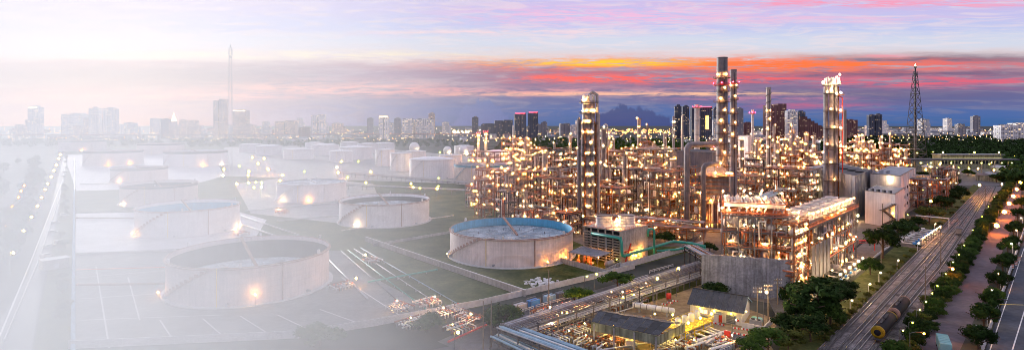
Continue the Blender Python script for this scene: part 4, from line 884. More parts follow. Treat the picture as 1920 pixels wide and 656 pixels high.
for q in range(8): x = -w/2-1+rg.random()*(w+2); t.tube('pipe', rg.choice(('pipe_white', 'rust_steel', 'clad')), [(x, -8, 0), (x, -8, rg.uniform(14, 20)), (x+1, -6.4, 20)], .3)
# big ducts
def duct(label, px, base, topy, rpx, px2, Y=None):
    Y = Y or depth(base); r = rpx/F*Y; z = zat(topy, Y); X = xat(px, Y); X2 = xat(px2, Y+8)-X
    t = T('flue_duct', label, 'duct', (X, Y, 0)); b = r*1.6
    t.tube('duct', 'clad_dull', [(0, 0, 0), (0, 0, z-b*1.2), (b*.18, .1, z-b*.6), (b*.6, .4, z-b*.15), (b*1.3, .8, z), (X2, 8, z)], r, 18)
    for k in range(6): t.mesh('flange', 'steel', lathe([(r+.02, z*.12*(k+1)), (r+.25, z*.12*(k+1)), (r+.25, z*.12*(k+1)+.3), (r+.02, z*.12*(k+1)+.3)], 20))
    t.lamp((X2*.85, 5, z+.1-r), .4, 'lamp_red', name='beacon')
duct('big grey duct rising and bending right to the heater stack', 1288, 438, 271, 5.4, 1345); duct('shorter grey duct bending right beside the heater', 1319, 436, 309, 4.8, 1347)
# dark hall and grey-clad hall
def hall(label, corners_px, top, mt, roofm, ribs=12, name='hall'):
    (a, ya), (b, yb), (c, yc) = corners_px; A, B, C_ = gp(a, ya), gp(b, yb), gp(c, yc); D = A+C_-B; h = zat(top, B.y)
    t = T(name, label, 'building', tuple(B)); q = [t.loc(p) for p in (A, B, C_, D)]
    vs = [(p.x, p.y, z) for z in (0, h) for p in q]; t.mesh('wall', mt, (vs, [(0, 1, 5, 4), (1, 2, 6, 5), (2, 3, 7, 6), (3, 0, 4, 7)])); t.mesh('roof', roofm, ([(p.x, p.y, h-.4) for p in q], [(0, 1, 2, 3)]))
    for (p, s) in ((q[0], q[1]), (q[1], q[2])):
        for k in range(ribs+1 if ribs else 0): m_ = p.lerp(s, k/ribs); t.box('cladding_rib', mt, (m_.x, m_.y, h/2), (.35, .35, h-.1), rz=math.atan2((s-p).y, (s-p).x))
        mid = (p+s)/2; t.box('coping', 'steel', (mid.x, mid.y, h+.1), ((s-p).length+.5, .6, .4), rz=math.atan2((s-p).y, (s-p).x))
    return t, q, h
hall('dark windowless hall behind the big grey duct', [(1258, 372), (1335, 378), (1362, 365)], 286, 'silver_wall', 'fan_dark')
t, q, h = hall('grey-clad hall with open dark top right of the column cluster', [(1532, 385), (1604, 415), (1634, 390)], 331, 'silver_wall', 'fan_dark')
for k in range(5): m_ = (q[0].lerp(q[1], (k+.5)/5)+q[3].lerp(q[2], (k+.5)/5))/2; t.rod('roof_fan', 'fan_dark', (m_.x, m_.y, h-.3), (m_.x, m_.y, h+.6), 3, 16)
t.lamp((q[1].x+1, q[1].y-1, 4), .6, 'lamp_white'); t.lamp((q[1].x-6, q[1].y-1, 3), .6, 'lamp_gold')
hall('low grey-clad hall behind the column cluster left', [(1519, 372), (1560, 380), (1590, 360)], 318, 'silver_wall', 'sheet_roof')
# white building
t, q, h = hall('white two-part office building with outside stairs, right of the plant', [(1632, 398), (1688, 406), (1716, 378)], 330, 'stucco', 'sheet_roof', 0, 'office_building')
def wallpanes(t, p, s, n, zz, hh2, nm='window', mt='glass', inset=.12):
    d = (s-p); L_ = d.length; d = d.normalized(); nrm = Vector((d.y, -d.x, 0))
    for k in range(n):
        c = p+d*(L_*(k+.5)/n)+nrm*inset*.4
        f = t.box(nm, 'white_paint', (c.x, c.y, zz), (L_/n*.5, .25, hh2), rz=math.atan2(d.y, d.x)); c2 = c+nrm*.12; t.box('pane', mt, (c2.x, c2.y, zz), (L_/n*.42, .1, hh2*.85), rz=math.atan2(d.y, d.x), parent=f)
for zz in (5, 11, 17): wallpanes(t, q[1], q[2], 6, zz, 2.6)
for k in range(7): m_ = q[1].lerp(q[2], k/6); t.box('pilaster', 'stucco', (m_.x, m_.y, h/2-.2), (.7, .7, h-.5), rz=.8)
t.lamp((q[0].x*.4+q[1].x*.6, q[0].y*.4+q[1].y*.6-1.5, h-3), .7, 'lamp_white')
for k in range(6): t.box('roof_unit', 'sheet_roof', (q[0].x*.6+k*2.4+2, q[0].y+4+(k % 2)*3, h+.9), (1.8, 1.6, 1.6))
t, q2, h2 = hall('lower white annex with black external stair in front of the office building', [(1622, 418), (1678, 428), (1696, 410)], 364, 'stucco', 'sheet_roof', 0, 'office_annex')
for k in range(3):
    z0, z1 = 1+k*4.5, 5.5+k*4.5; a, b = q2[0].lerp(q2[1], .55), q2[0].lerp(q2[1], .95); a, b = (a, b) if k % 2 == 0 else (b, a)
    t.bar('stair_flight', 'dark_steel', (a.x, a.y-1.6, z0), (b.x, b.y-1.6, z1), 1.0); t.box('landing', 'dark_steel', (b.x, b.y-1.3, z1), (3, 2.4, .25))
for x in (.5, .75, 1.0): m_ = q2[0].lerp(q2[1], x); t.box('stair_post', 'dark_steel', (m_.x, m_.y-2.6, 7), (.3, .3, 14))
for k in range(5): m_ = q2[0].lerp(q2[1], .1+.2*k); t.box('roof_unit', 'dark_steel', (m_.x+1, m_.y+3, h2+.8), (1.5, 1.5, 1.5))
t.lamp((q2[0].x+2, q2[0].y-2.5, 3.5), .6, 'lamp_orange'); t.lamp((q2[1].x-3, q2[1].y-2.5, 9.5), .5, 'lamp_gold'); t.lamp((q2[0].x+6, q2[0].y-2, 2.5), .5, 'lamp_orange'); t.lamp((q2[2].x+.5, q2[2].y-2.5, 3), .45, 'lamp_green')
hall('white box building behind the plant left of the thin red-lit stack', [(1384, 340), (1403, 346), (1411, 338)], 256, 'stucco', 'sheet_roof', 0, 'box_building')
# long lit station building at the right
Y = depth(316); t = T('long_building', 'long low building with bright yellow-lit front at the right', 'building', (xat(1822, Y), Y, 0), .03)
w = 118/F*Y; z1 = zat(288, Y); t.box('wall', 'fascia', (0, 8, z1*.45), (w, 16, z1*.9)); t.box('roof', 'sheet_roof', (0, 7, z1*.93), (w+3, 20, .8)); t.box('light_strip', 'lit_strip', (0, -.6, z1*.62), (w*.97, .4, z1*.12))
for k in range(18): t.box('window', 'glass', (-w/2+w*(k+.5)/18, -.25, z1*.42), (w/18*.6, .5, z1*.22))
for x in (-w*.49, w*.02, w*.42): t.lamp((x, -2.5, z1+2), 1.5, 'lamp_yellow')
Y = depth(330); t = T('pipe_bridge', 'long covered conveyor gallery in front of the yellow-lit building', 'gallery', (xat(1790, Y), Y, 0), .02); w = 230/F*Y
t.box('gallery', 'slate', (0, 0, zat(299, Y)), (w, 14, 1.6))
for k in range(9): t.box('leg', 'dark_steel', (-w/2+w*(k+.5)/9, 0, zat(299, Y)/2-1), (.6, .6, zat(299, Y)-2.2))
for k in range(12): t.lamp((-w/2+w*(k+.5)/12, -2.4, zat(299, Y)-4), .8, 'lamp_yellow')

# ------------------------------------------------------------------ the rest of the plant: row behind row of smaller units
FOOT += [(xat(px, depth(py)), depth(py), rr) for px, py, rr in ((1104, 428, 9), (1351, 425, 15), (1375, 415, 6), (1288, 438, 4), (1319, 436, 4), (1559, 403, 9), (1300, 372, 16), (1335, 372, 12), (1570, 398, 16), (1600, 402, 14), (1555, 372, 14), (1660, 400, 18), (1690, 395, 14), (1650, 420, 14), (1397, 342, 10),
         (959, 480, 34), (905, 336, 34), (1132, 402, 4), (1441, 372, 4), (1021, 402, 4), (1262, 402, 5), (1172, 405, 4), (1450, 480, 30), (1540, 470, 26), (1580, 440, 26), (1610, 425, 20), (1180, 470, 24))]
rg = random.Random(91); NB = {}
for row, (base, x0, x1, hr, step) in enumerate([(438, 985, 1330, (7, 14), 40), (420, 935, 1345, (12, 24), 42), (403, 895, 1500, (14, 28), 42), (386, 890, 1520, (14, 30), 40), (370, 905, 1540, (16, 34), 38), (355, 930, 1620, (16, 36), 36), (341, 960, 1640, (16, 38), 34), (329, 980, 1700, (16, 40), 32), (318, 1020, 1700, (14, 40), 34), (309, 1080, 1690, (12, 36), 44)]):
    px = x0+rg.uniform(0, 20); k = 0
    while px < x1:
        b = base+rg.uniform(-5, 5); Y = depth(b); X = xat(px, Y); w = rg.uniform(.55, .85)*step/F*Y; d = min(w*1.2, rg.uniform(9, 18)); h = rg.uniform(*hr)
        if all(math.hypot(X-fx, Y-fy) > fr*.8+max(w, d)*.42 for fx, fy, fr in FOOT):
            rows = ('nearest', 'second', 'third', 'fourth', 'fifth', 'sixth', 'seventh', 'eighth', 'ninth', 'farthest')[row]
            far = row > 5
            t = module('smaller lit steel unit in the %s row of the plant' % rows, X, Y, AX+rg.choice((0, 0, .1)), w, d, h, max(2, int(h/6)), 2 if far else 3, 1, int(px*3+row), int(rg.uniform(6, 12)), max(.36, .00105*Y), dens=1.1, cs=rg.choice(('steel', 'rust_steel', 'dark_steel')), rm=rg.choice(('orange_paint', 'steel')), lms=['lamp_gold', 'lamp_warm', 'lamp_gold', 'lamp_white'], name='process_unit', group='smaller process units, %s row' % rows)
            NB.setdefault(t.o['label'], []).append((px, t.o))
            if rg.random() < .55:
                q = b-rg.uniform(1, 3); column('slim vessel tower in the %s row of the plant' % rows, px+rg.uniform(-8, 8), rg.uniform(3.5, 7)*(1 if not far else .7), HY-(h*rg.uniform(1.1, 1.7)-H)*F/depth(q), q, 4, rg.choice(('clad', 'clad_dull')), 1, rg.choice(('lamp_gold', 'lamp_warm')), 2, max(.4, .001*Y), group='slim vessel towers, %s row' % rows)
                o = COLS[-1]; NB.setdefault(o['label'], []).append((px, o))
        px += step*rg.uniform(.8, 1.25)
number_off(NB)

# ------------------------------------------------------------------ front of the plant: blast wall, cooler structures, cooling tower
def wall_run(label, pts, h, th, mt, name='boundary_wall', n=None, panel=6.0, coping=None, cat='wall', zb=0.0, gap=.06):
    t = T(name, label, cat, tuple(pts[0]))
    for a, b in zip(pts, pts[1:]):
        a, b = t.loc(a), t.loc(b); d = b-a; k = n or max(1, round(d.length/panel)); an = math.atan2(d.y, d.x)
        for i in range(k):
            c = a+d*(i+.5)/k; t.box('panel', mt, (c.x, c.y, zb+h/2), (d.length/k-gap, th, h), rz=an)
            p = a+d*i/k; t.box('post', mt, (p.x, p.y, zb+h/2+.04), (.35, th+.16, h+.08), rz=an)
            if coping: t.box('coping', coping, (c.x, c.y, zb+h+.1), (d.length/k, th+.2, .2), rz=an)
    return t
wa, wb = gp(1316.5, 549), gp(1481.5, 563)
t = wall_run('tall grey weathered concrete wall in front of the air cooler structure', [wa, wb], 14.4, .8, 'old_concrete', 'blast_wall', n=6, gap=.05)
d_ = (wb-wa).normalized(); b2 = wb+Vector((.62, .78, 0))*14; t2 = t.loc(b2); w2 = t.loc(wb)
# front structure with the coolers on top
RZ1 = R(-20); c = wb+Vector((-math.cos(RZ1)*11.5, -math.sin(RZ1)*11.5, 0))+Vector((math.sin(-RZ1), math.cos(RZ1), 0))*12.5
K1 = module('front steel structure of open floors above the tall concrete wall', c.x, c.y, RZ1, 22, 22, 29, 5, 4, 3, 77, 66, .42, dens=1.9, cs='steel', rm='orange_paint', lms=['lamp_warm', 'lamp_gold', 'lamp_white'], decks=.75)
t = T('air_cooler', 'white-topped air cooler bank with orange rail on the front steel structure', 'cooler', (c.x, c.y, 29.2), RZ1)
t.box('base_frame', 'orange_paint', (0, 0, .5), (22, 20, .5)); t.box('plenum', 'pipe_white', (0, 0, 3.4), (20.5, 17, 1.6))
for i in range(6):
    x = -8.6+i*3.45; t.vessel('header_drum', 'clad', (x, 0, 4.5), .8, 15, 'y'); t.box('bundle_frame', 'clad_dull', (x+1.7, 0, 4.4), (.3, 16, .9))
    for s in (-1, 1): t.rod('fan_ring', 'clad', (x, s*4.2, 2.0), (x, s*4.2, 2.7), 1.5, 14)
for x in (-10.6, 10.6):
    for y in (-8, 0, 8): t.box('leg', 'orange_paint', (x, y, 1.6), (.4, .4, 2.6))
for (a, b) in (((-11, -10), (11, -10)), ((11, -10), (11, 10)), ((-11, -10), (-11, 10))): t.rail((*a, .8), (*b, .8)); t.rail((*a, 4.2), (*b, 4.2)); t.bar('rail_beam', 'orange_paint', (*a, 4.2), (*b, 4.2), .3)
rg = random.Random(12)
for q in range(11): t.lamp((rg.uniform(-10.5, 10.5), rg.choice((-10.3, -10.3, 9, 3, 6)), rg.choice((2.2, 6.6, 6.2, 7))), .36, rg.choice(('lamp_white', 'lamp_warm', 'lamp_warm')), fit=True)
for q in range(14): x = rg.uniform(-10, 10); t.tube('pipe', rg.choice(('pipe_white', 'clad')), [(x, -9.6, -4), (x, -9.6, 1.5), (x+.8, -8.4, 2.6), (x+.8, -7.5, 3.4)], .24, 6)
# blazing corner and the long cooler bank that runs back along the yard
u = Vector((.69, .724, 0)); v = Vector((-.724, .69, 0)); RZ2 = math.atan2(u.y, u.x); o2 = gp(1489, 566)
cc = o2+u*8+v*6
module('blazing corner structure of platforms and exchangers beside the concrete wall', cc.x, cc.y, RZ2, 16, 12, 27, 6, 3, 2, 5, 84, .44, dens=2.2, cs='rust_steel', rm='orange_paint', lms=['lamp_warm', 'lamp_white', 'lamp_gold'], decks=.8)
cc = o2+u*54+v*7
K2 = module('long pipe structure under the row of big fans, along the inner yard', cc.x, cc.y, RZ2, 74, 13, 23, 3, 11, 2, 6, 74, .44, dens=1.1, cs='steel', rm='orange_paint', lms=['lamp_warm', 'lamp_gold', 'lamp_white'], decks=.5)
t = T('fan_bank', 'long row of white-sided cooler fans with dark tops and orange railing', 'cooler', (cc.x, cc.y, 23.3), RZ2)
t.box('base_frame', 'steel', (0, 0, .3), (76, 15, .5)); t.box('tube_bundle', 'clad_dull', (0, 0, 1.7), (75, 12.5, 1.4))
for i in range(12):
    for s in (-1, 1):
        x = -34.4+i*6.25; f = t.mesh('fan_shroud', 'pipe_white', lathe([(3.0, 2.4), (2.75, 3.0), (2.7, 4.3), (2.95, 4.6), (2.6, 4.6), (2.55, 3.4)], 22), smooth=False); f.location = (x, s*3.15, 0)
        b = t.mesh('fan', 'fan_dark', lathe([(2.55, 3.7), (.4, 3.9), (.01, 4.0)], 12), parent=f); b.location = (x, s*3.15, 0)
        if i < 11 and s < 0: t.lamp((x+3.1, -6.9, 5.2), .3, 'lamp_warm', fit=True)
for y in (-7.4, 7.4): t.rail((-38, y, .6), (38, y, .6)); t.bar('rail_beam', 'orange_paint', (-38, y, .75), (38, y, .75), .35); t.bar('rail_beam', 'orange_paint', (-38, y, 1.8), (38, y, 1.8), .22)
# tall grey shutters on the yard side
for i in range(5):
    p = o2+u*(20+i*5)+v*(-.6); t = T('drying_panel', 'tall grey sheet panel on the yard side of the fan structure, %s from the corner' % ORD[i], 'panel', (p.x, p.y, 0), RZ2, 'tall grey panels on the yard side'); t.box('sheet', 'silver_wall', (0, 0, 10), (3.6, .3, 13)); t.box('post', 'steel', (-1.7, 0, 8.3), (.3, .4, 16.6)); t.box('post', 'steel', (1.7, 0, 8.3), (.3, .4, 16.6))
# pump row in the lit yard
for i in range(7):
    p = o2+u*(24+i*7.5)+v*(-5.5); t = T('pump', 'blue and silver pump set in the lit inner yard, %s from the front' % ORD[i], 'pump', (p.x, p.y, 0), RZ2, 'pumps of the inner yard')
    t.box('plinth', 'concrete', (0, 0, .3), (3, 1.6, .6)); t.vessel('motor', 'blue_paint', (-.7, 0, 1.2), .5, 1.3, 'x'); t.vessel('casing', 'pipe_white', (.8, 0, 1.2), .45, .7, 'y'); t.rod('shaft_cover', 'yellow_paint', (-.1, 0, 1.2), (.5, 0, 1.2), .2); t.tube('pipe', 'clad', [(.8, 0, 1.5), (.8, 0, 3.4), (.8, 3, 3.6)], .22)
    t.rod('lamp_post', 'steel', (1.4, -.9, 0), (1.4, -.9, 4.2), .07, 6); t.lamp((1.4, -.9, 4.4), .4, 'lamp_white')
wall_run('low pale wall along the inner yard path', [gp(1604, 515), gp(1646, 478), gp(1690, 446)], .9, .3, 'light_concrete')
p = gp(1620, 470); t = T('gate_portal', 'red pipe portal across the inner yard', 'portal', tuple(p), R(10))
for x in (-6, 6): t.rod('post', 'red_paint', (x, 0, 0), (x, 0, 5), .25)
t.rod('crossbar', 'red_paint', (-7, 0, 5.1), (7, 0, 5.1), .35); t.rod('crossbar', 'red_paint', (-7, 0, 4.0), (7, 0, 4.0), .2)

# cooling tower
C0 = gp(1163.5, 498); RZC = R(45.5); t = T('cooling_tower', 'concrete cooling tower with louvred side and two white fan cylinders', 'cooling tower', tuple(C0), RZC)
LX, LY, hc = 22.8, 20.4, 14.9
t.box('wall', 'concrete', (LX/2, .2, hc/2), (LX, .4, hc)); t.box('wall', 'concrete', (LX/2, LY-.2, hc/2), (LX, .4, hc)); t.box('wall', 'concrete', (LX-.2, LY/2, hc/2), (.4, LY-.85, hc)); t.box('core', 'fan_dark', (LX/2+1, LY/2, hc/2-.5), (LX-3.4, LY-1.2, hc-1.4))
for k in range(6): t.box('column', 'louvre', (.25, .3+k*(LY-.6)/5, hc/2), (.5, .55, hc-.05))
for k in range(11):
    for q in range(5): t.box('louvre', 'louvre', (.1, .3+(q+.5)*(LY-.6)/5, .9+k*1.2), (1.1, (LY-.6)/5-.6, .42))
top = t.box('deck', 'concrete', (LX/2, LY/2, hc+.15), (LX+.6, LY+.6, .3))
for (a, b) in (((0, 0), (LX, 0)), ((0, LY), (0, 0)), ((LX, 0), (LX, LY)), ((LX, LY), (0, LY))): t.rail((*a, hc+.3), (*b, hc+.3), 'orange_paint', parent=top)
for cx, cy in ((6.2, 13.2), (14.6, 6.2)):
    f = t.mesh('fan_cylinder', 'pipe_white', lathe([(4.2, hc+.3), (3.75, hc+1.4), (3.65, hc+3.2), (3.95, hc+5.2), (3.75, hc+5.2), (3.5, hc+3.0)], 32)); f.location = (cx, cy, 0)
    for z in (1.4, 2.6, 3.9): b = t.mesh('hoop', 'pipe_grey', lathe([(3.78, hc+z), (3.92, hc+z+.03), (3.92, hc+z+.2), (3.78, hc+z+.23)], 32), parent=f); b.location = (cx, cy, 0)
    b = t.mesh('rim', 'dark_steel', lathe([(3.6, hc+5.05), (4.02, hc+5.15), (4.02, hc+5.4), (3.6, hc+5.4)], 32), parent=f); b.location = (cx, cy, 0)
    b = t.mesh('fan', 'fan_dark', lathe([(3.6, hc+3.6), (.5, hc+3.8), (.01, hc+4)], 12), parent=f); b.location = (cx, cy, 0)
t.box('stair', 'red_paint', (5, -.9, 6), (6, .9, .3), rx=0); t.bar('stair', 'red_paint', (2, -.9, .3), (7, -.9, 9), .5)
for c_ in ((3, 4, hc+2.2), (9, 17, hc+2), (20, 3, hc+2), (18, 14, hc+2), (11, 9.5, hc+2.6)): t.lamp(c_, .45, 'lamp_warm')
for c_ in ((10, -1.5, 3), (16, -1.2, 4)): t.lamp(c_, .5, 'lamp_gold')
# green water mains
def pipeline(label, pts, r, mt, name='pipeline', supports=True, seg=10, cat='pipe'):
    pts = [Vector(p) for p in pts]; t = T(name, label, cat, (pts[0].x, pts[0].y, 0)); lp = [t.loc(p) for p in pts]; out = [lp[0]]
    for i in range(1, len(lp)-1):                                     # round the bends
        a, b, c = lp[i-1], lp[i], lp[i+1]; k = min(1.2+r, (b-a).length*.4, (c-b).length*.4)
        p, q = b+(a-b).normalized()*k, b+(c-b).normalized()*k; out += [p, (p+q)/4+b/2, q]
    out.append(lp[-1]); t.tube('pipe', mt, out, r, seg)
    for a, b in zip(lp, lp[1:]):
        d = b-a
        if abs(d.z) < .5 and supports:
            n = max(1, int(d.length/9))
            for i in range(n): c = a+d*(i+.5)/n; t.box('support', 'concrete', (c.x, c.y, (c.z-r)/2), (.4, .4, max(.1, c.z-r)))
            for i in range(n+1): c = a+d*(i/(n+.001)*.96+.02); dd = d.normalized(); t.rod('flange', mt, c-dd*.12, c+dd*.12, r*1.25, 10)
    return t
Mc = Matrix.Translation(C0) @ Matrix.Rotation(RZC, 4, 'Z'); W_ = lambda *p: Mc @ Vector(p)
pipeline('green water main along the cooling tower top and away to the right', [W_(-1, 15, 12.4), W_(-1, -1.2, 12.4), W_(-1, -1.4, 4.4), gp(1262, 452, 5), gp(1297, 456, 5), gp(1322, 462, 5)], .62, 'green_paint')
pipeline('green pipe arching down at the right of the cooling tower', [W_(LX-1, -.7, 10), W_(LX-1, -.7, 13.4), W_(LX+1.6, -2.4, 13.4), W_(LX+1.6, -2.4, 0)], .55, 'green_paint', supports=False)
pipeline('lower green pipe parallel to the main at the right of the cooling tower', [gp(1232, 470, 2.5), gp(1266, 468, 2.5), gp(1300, 462, 4), gp(1322, 466, 4)], .5, 'green_paint')
# pump shed beside it
P = [gp(1066, 472, 5.2), gp(1093.5, 461, 6), gp(1145.7, 473, 6), gp(1121, 482, 5.2)]; t = T('pump_shed', 'pump shed with grey sheet roof and orange light inside, before the cooling tower', 'shed', (P[0].x, P[0].y, 0)); lp = [t.loc(p) for p in P]
t.mesh('roof', 'sheet_roof', ([*lp]+[p-Vector((0, 0, .18)) for p in lp], [(3, 2, 1, 0), (4, 5, 6, 7), (0, 1, 5, 4), (1, 2, 6, 5), (2, 3, 7, 6), (3, 0, 4, 7)]))
for i in range(11): a, b = lp[0].lerp(lp[3], i/10), lp[1].lerp(lp[2], i/10); t.bar('roof_rib', 'sheet_roof', a+Vector((0, 0, .05)), b+Vector((0, 0, .05)), .12)
for a in (0, .5, 1):
    for p, q in ((lp[0], lp[3]), (lp[1], lp[2])): m_ = p.lerp(q, a); t.box('post', 'steel', (m_.x*.97+.3, m_.y, (m_.z-.2)/2), (.25, .25, m_.z-.2))
rg = random.Random(8)
for q in range(9): a, b = rg.uniform(.1, .9), rg.uniform(.15, .9); m_ = lp[0].lerp(lp[3], a).lerp(lp[1].lerp(lp[2], a), b); t.vessel('pump_casing', rg.choice(('orange_paint', 'rust_steel', 'pipe_white')), (m_.x, m_.y, 1.0), .6, 1.2, rg.choice('xyz')); t.rod('pipe', 'orange_paint', (m_.x, m_.y, 0), (m_.x, m_.y, 3.6), .14, 6)
for q in range(4): a = .15+.23*q; m_ = lp[0].lerp(lp[3], a).lerp(lp[1].lerp(lp[2], a), .4); t.lamp((m_.x, m_.y, 4.3), .36, 'lamp_gold')
wall_run('low grey wall round the pump shed', [gp(1090, 470), gp(1050, 492), gp(1135, 515), gp(1165, 500)], 2.4, .3, 'concrete', panel=5)
t = T('settling_drum', 'small silver drum beside the pump shed', 'drum', tuple(gp(1143, 503)), R(45)); t.vessel('shell', 'clad', (0, 0, 2.2), 1.3, 4, 'x'); t.box('saddle', 'concrete', (-1.4, 0, .7), (.5, 2, 1.4)); t.box('saddle', 'concrete', (1.4, 0, .7), (.5, 2, 1.4)); t.lamp((4, -1, 3.5), .4, 'lamp_green')

# ------------------------------------------------------------------ walls and pipe racks
wall_run('long pale boundary wall in front of the tank farm', [gp(130, 653), gp(560, 633), gp(700, 611), gp(900, 573), gp(1133, 518), gp(1190, 503)], 2.2, .3, 'light_concrete', panel=7)
wall_run('pale wall right of the cooling tower along the lane', [gp(1164, 505), gp(1318, 461)], 2.6, .3, 'light_concrete', panel=7)
wall_run('grey dike wall running down from left towards the lane', [gp(685, 452), gp(830, 502), gp(985, 556)], 2.4, .35, 'concrete', panel=6, coping='light_concrete')
wall_run('low dike wall behind the blue-lined tank', [gp(700, 462), gp(845, 437)], 1.4, .3, 'concrete', panel=8)
wall_run('low kerb wall between the lawn and the white apron', [gp(142, 398.5), gp(260, 396)], .9, .4, 'light_concrete', panel=10)
wall_run('low kerb wall along the front of the white apron', [gp(141, 477), gp(330, 470)], .9, .4, 'light_concrete', panel=10)
wall_run('pale kerb wall before the white flat-roofed tank', [gp(520, 415), gp(640, 405), gp(700, 388)], .9, .4, 'light_concrete', panel=10)
def rack(label, a, b, width, z, pipes, cs='steel', bent=7.0, rr=(.15, .4), seed=1, tiers=1, ends=0):
    d = b-a; d.z = 0; L_ = d.length; t = T('pipe_rack', label, 'pipe rack', (a.x, a.y, 0), math.atan2(d.y, d.x), 'pipe racks'); rg = random.Random(seed); n = max(2, round(L_/bent))
    for i in range(n+1):
        x = L_*i/n
        for s in (-1, 1): t.box('post', cs, (x, s*width*.42, z/2), (.32, .32, z))
        for k in range(tiers): t.box('crossbeam', cs, (x, 0, z-k*1.9), (.34, width, .34))
    for s in (-1, 1): t.box('stringer', cs, (L_/2, s*width*.42, z-.45), (L_, .22, .4))
    for k in range(tiers):
        m_ = pipes if k == 0 else max(3, pipes-2)
        for i in range(m_):
            r = rg.uniform(*rr); y = -width*.45+width*.9*(i+.5)/m_; t.rod('pipe', rg.choice(PIPES), (-ends*rg.random(), y, z-k*1.9+.17+r), (L_+ends*rg.random(), y, z-k*1.9+.17+r), r, 8)
    return t
PIPES = ['pipe_white', 'pipe_grey', 'clad_dull', 'pipe_grey', 'clad_dull']
rack('main foreground pipe rack running along the lane to the concrete wall', gp(955, 613, 6), gp(1319, 493, 6), 7.5, 6, 7, 'steel', 8, (.10, .24), 3)
PIPES = ['pipe_white', 'clad', 'pipe_white', 'rust_steel']
rack('low rack of pipes just right of the main foreground rack', gp(985, 622, 3), gp(1319, 512, 3), 5, 3, 6, 'steel', 9, (.12, .26), 4)
PIPES = ['pipe_blue', 'pipe_blue', 'pipe_grey', 'pipe_white', 'pipe_blue']
rack('rack of blue-grey pipes leaving the corner towards the bottom edge', gp(948, 613, 5.4), gp(1160, 690, 5.4), 6.5, 5.4, 10, 'steel', 8, (.12, .27), 5, 1, 1)
rack('lower rack of blue pipes at the bottom, left of the corner rack', gp(930, 630, 3), gp(1060, 690, 3), 5, 3, 6, 'steel', 8, (.16, .34), 6)
PIPES = ['pipe_grey', 'clad_dull', 'rust_steel', 'pipe_grey', 'pipe_blue']
rack('rusty pipe rack along the plant front, left length', gp(885, 369, 8), gp(1090, 400, 8), 7, 8, 7, 'rust_steel', 12, (.2, .45), 7)
rack('rusty pipe rack along the plant front, right length', gp(1090, 400, 8), gp(1320, 418, 8), 7, 8, 7, 'rust_steel', 10, (.2, .45), 8)
rack('pipe rack on rusty legs between the big duct and the front structure', gp(1225, 425, 7), gp(1420, 436, 7), 6, 7, 6, 'rust_steel', 8, (.2, .42), 9)
rack('blue-grey pipe rack meeting the left top of the concrete wall', gp(1296, 462, 9), gp(1378, 470, 16), 7, 9, 7, 'dark_steel', 6, (.2, .42), 10, 2)
rack('rear rack of dark pipes slanting behind the air cooler', gp(1400, 382, 14), gp(1470, 355, 14), 10, 14, 8, 'dark_steel', 10, (.3, .6), 11, 2)
rack('rear rack of grey pipes slanting right of the slim stack', gp(1490, 350, 12), gp(1560, 320, 12), 12, 12, 8, 'dark_steel', 14, (.3, .6), 12)
PIPES = ['pipe_white', 'clad', 'pipe_grey']
for i, (a, b) in enumerate([((560, 350), (880, 366)), ((640, 330), (900, 352))]): rack('tank farm pipe rack behind the open tanks, %s of two from the front' % ORD[i], gp(*a), gp(*b), 8, 4, 6, 'steel', 16, (.25, .5), 20+i)
# ground pipes of the tank farm
for i, (a, b, m_, r, w) in enumerate([((136.5, 690), (139.5, 300), 'pipe_blue', .55, 'blue-white pipeline beside the left road'), ((143, 408), (262, 409), 'rust_steel', .45, 'rusty pipe across the white apron'), ((143, 533), (322, 531), 'rust_steel', .45, 'rusty pipe to the nearest tank'),
    ((143, 505), (322, 500), 'orange_paint', .2, 'thin orange pipe to the nearest tank'), ((640, 470), (770, 585), 'dark_steel', .16, 'grey pipe left of the dike wall'), ((652, 468), (800, 580), 'green_paint', .18, 'green pipe left of the dike wall'),
    ((664, 466), (830, 575), 'pipe_grey', .16, 'second grey pipe left of the dike wall'), ((676, 464), (860, 570), 'pipe_blue', .18, 'blue pipe left of the dike wall'), ((690, 528), (820, 505), 'green_paint', .35, 'green pipe crossing the grey pipes'),
    ((440, 400), (560, 440), 'pipe_white', .4, 'white pipe below the white flat-roofed tank'), ((430, 412), (600, 470), 'pipe_white', .4, 'lower white pipe below the white flat-roofed tank'), ((460, 395), (690, 375), 'pipe_grey', .4, 'grey pipe in front of the white flat-roofed tank'),
    ((640, 432), (850, 404), 'pipe_white', .35, 'white pipe in front of the dark floating-roof tank'), ((690, 560), (610, 480), 'pipe_grey', .3, 'grey pipe right of the nearest tank'), ((150, 345), (330, 340), 'pipe_white', .5, 'white pipe across the far pale apron'), ((840, 640), (930, 600), 'red_paint', .3, 'red pipe beside the lane wall')]):
    pipeline(w, [gp(*a, .9), gp(*b, .9)], r, m_, supports=True)
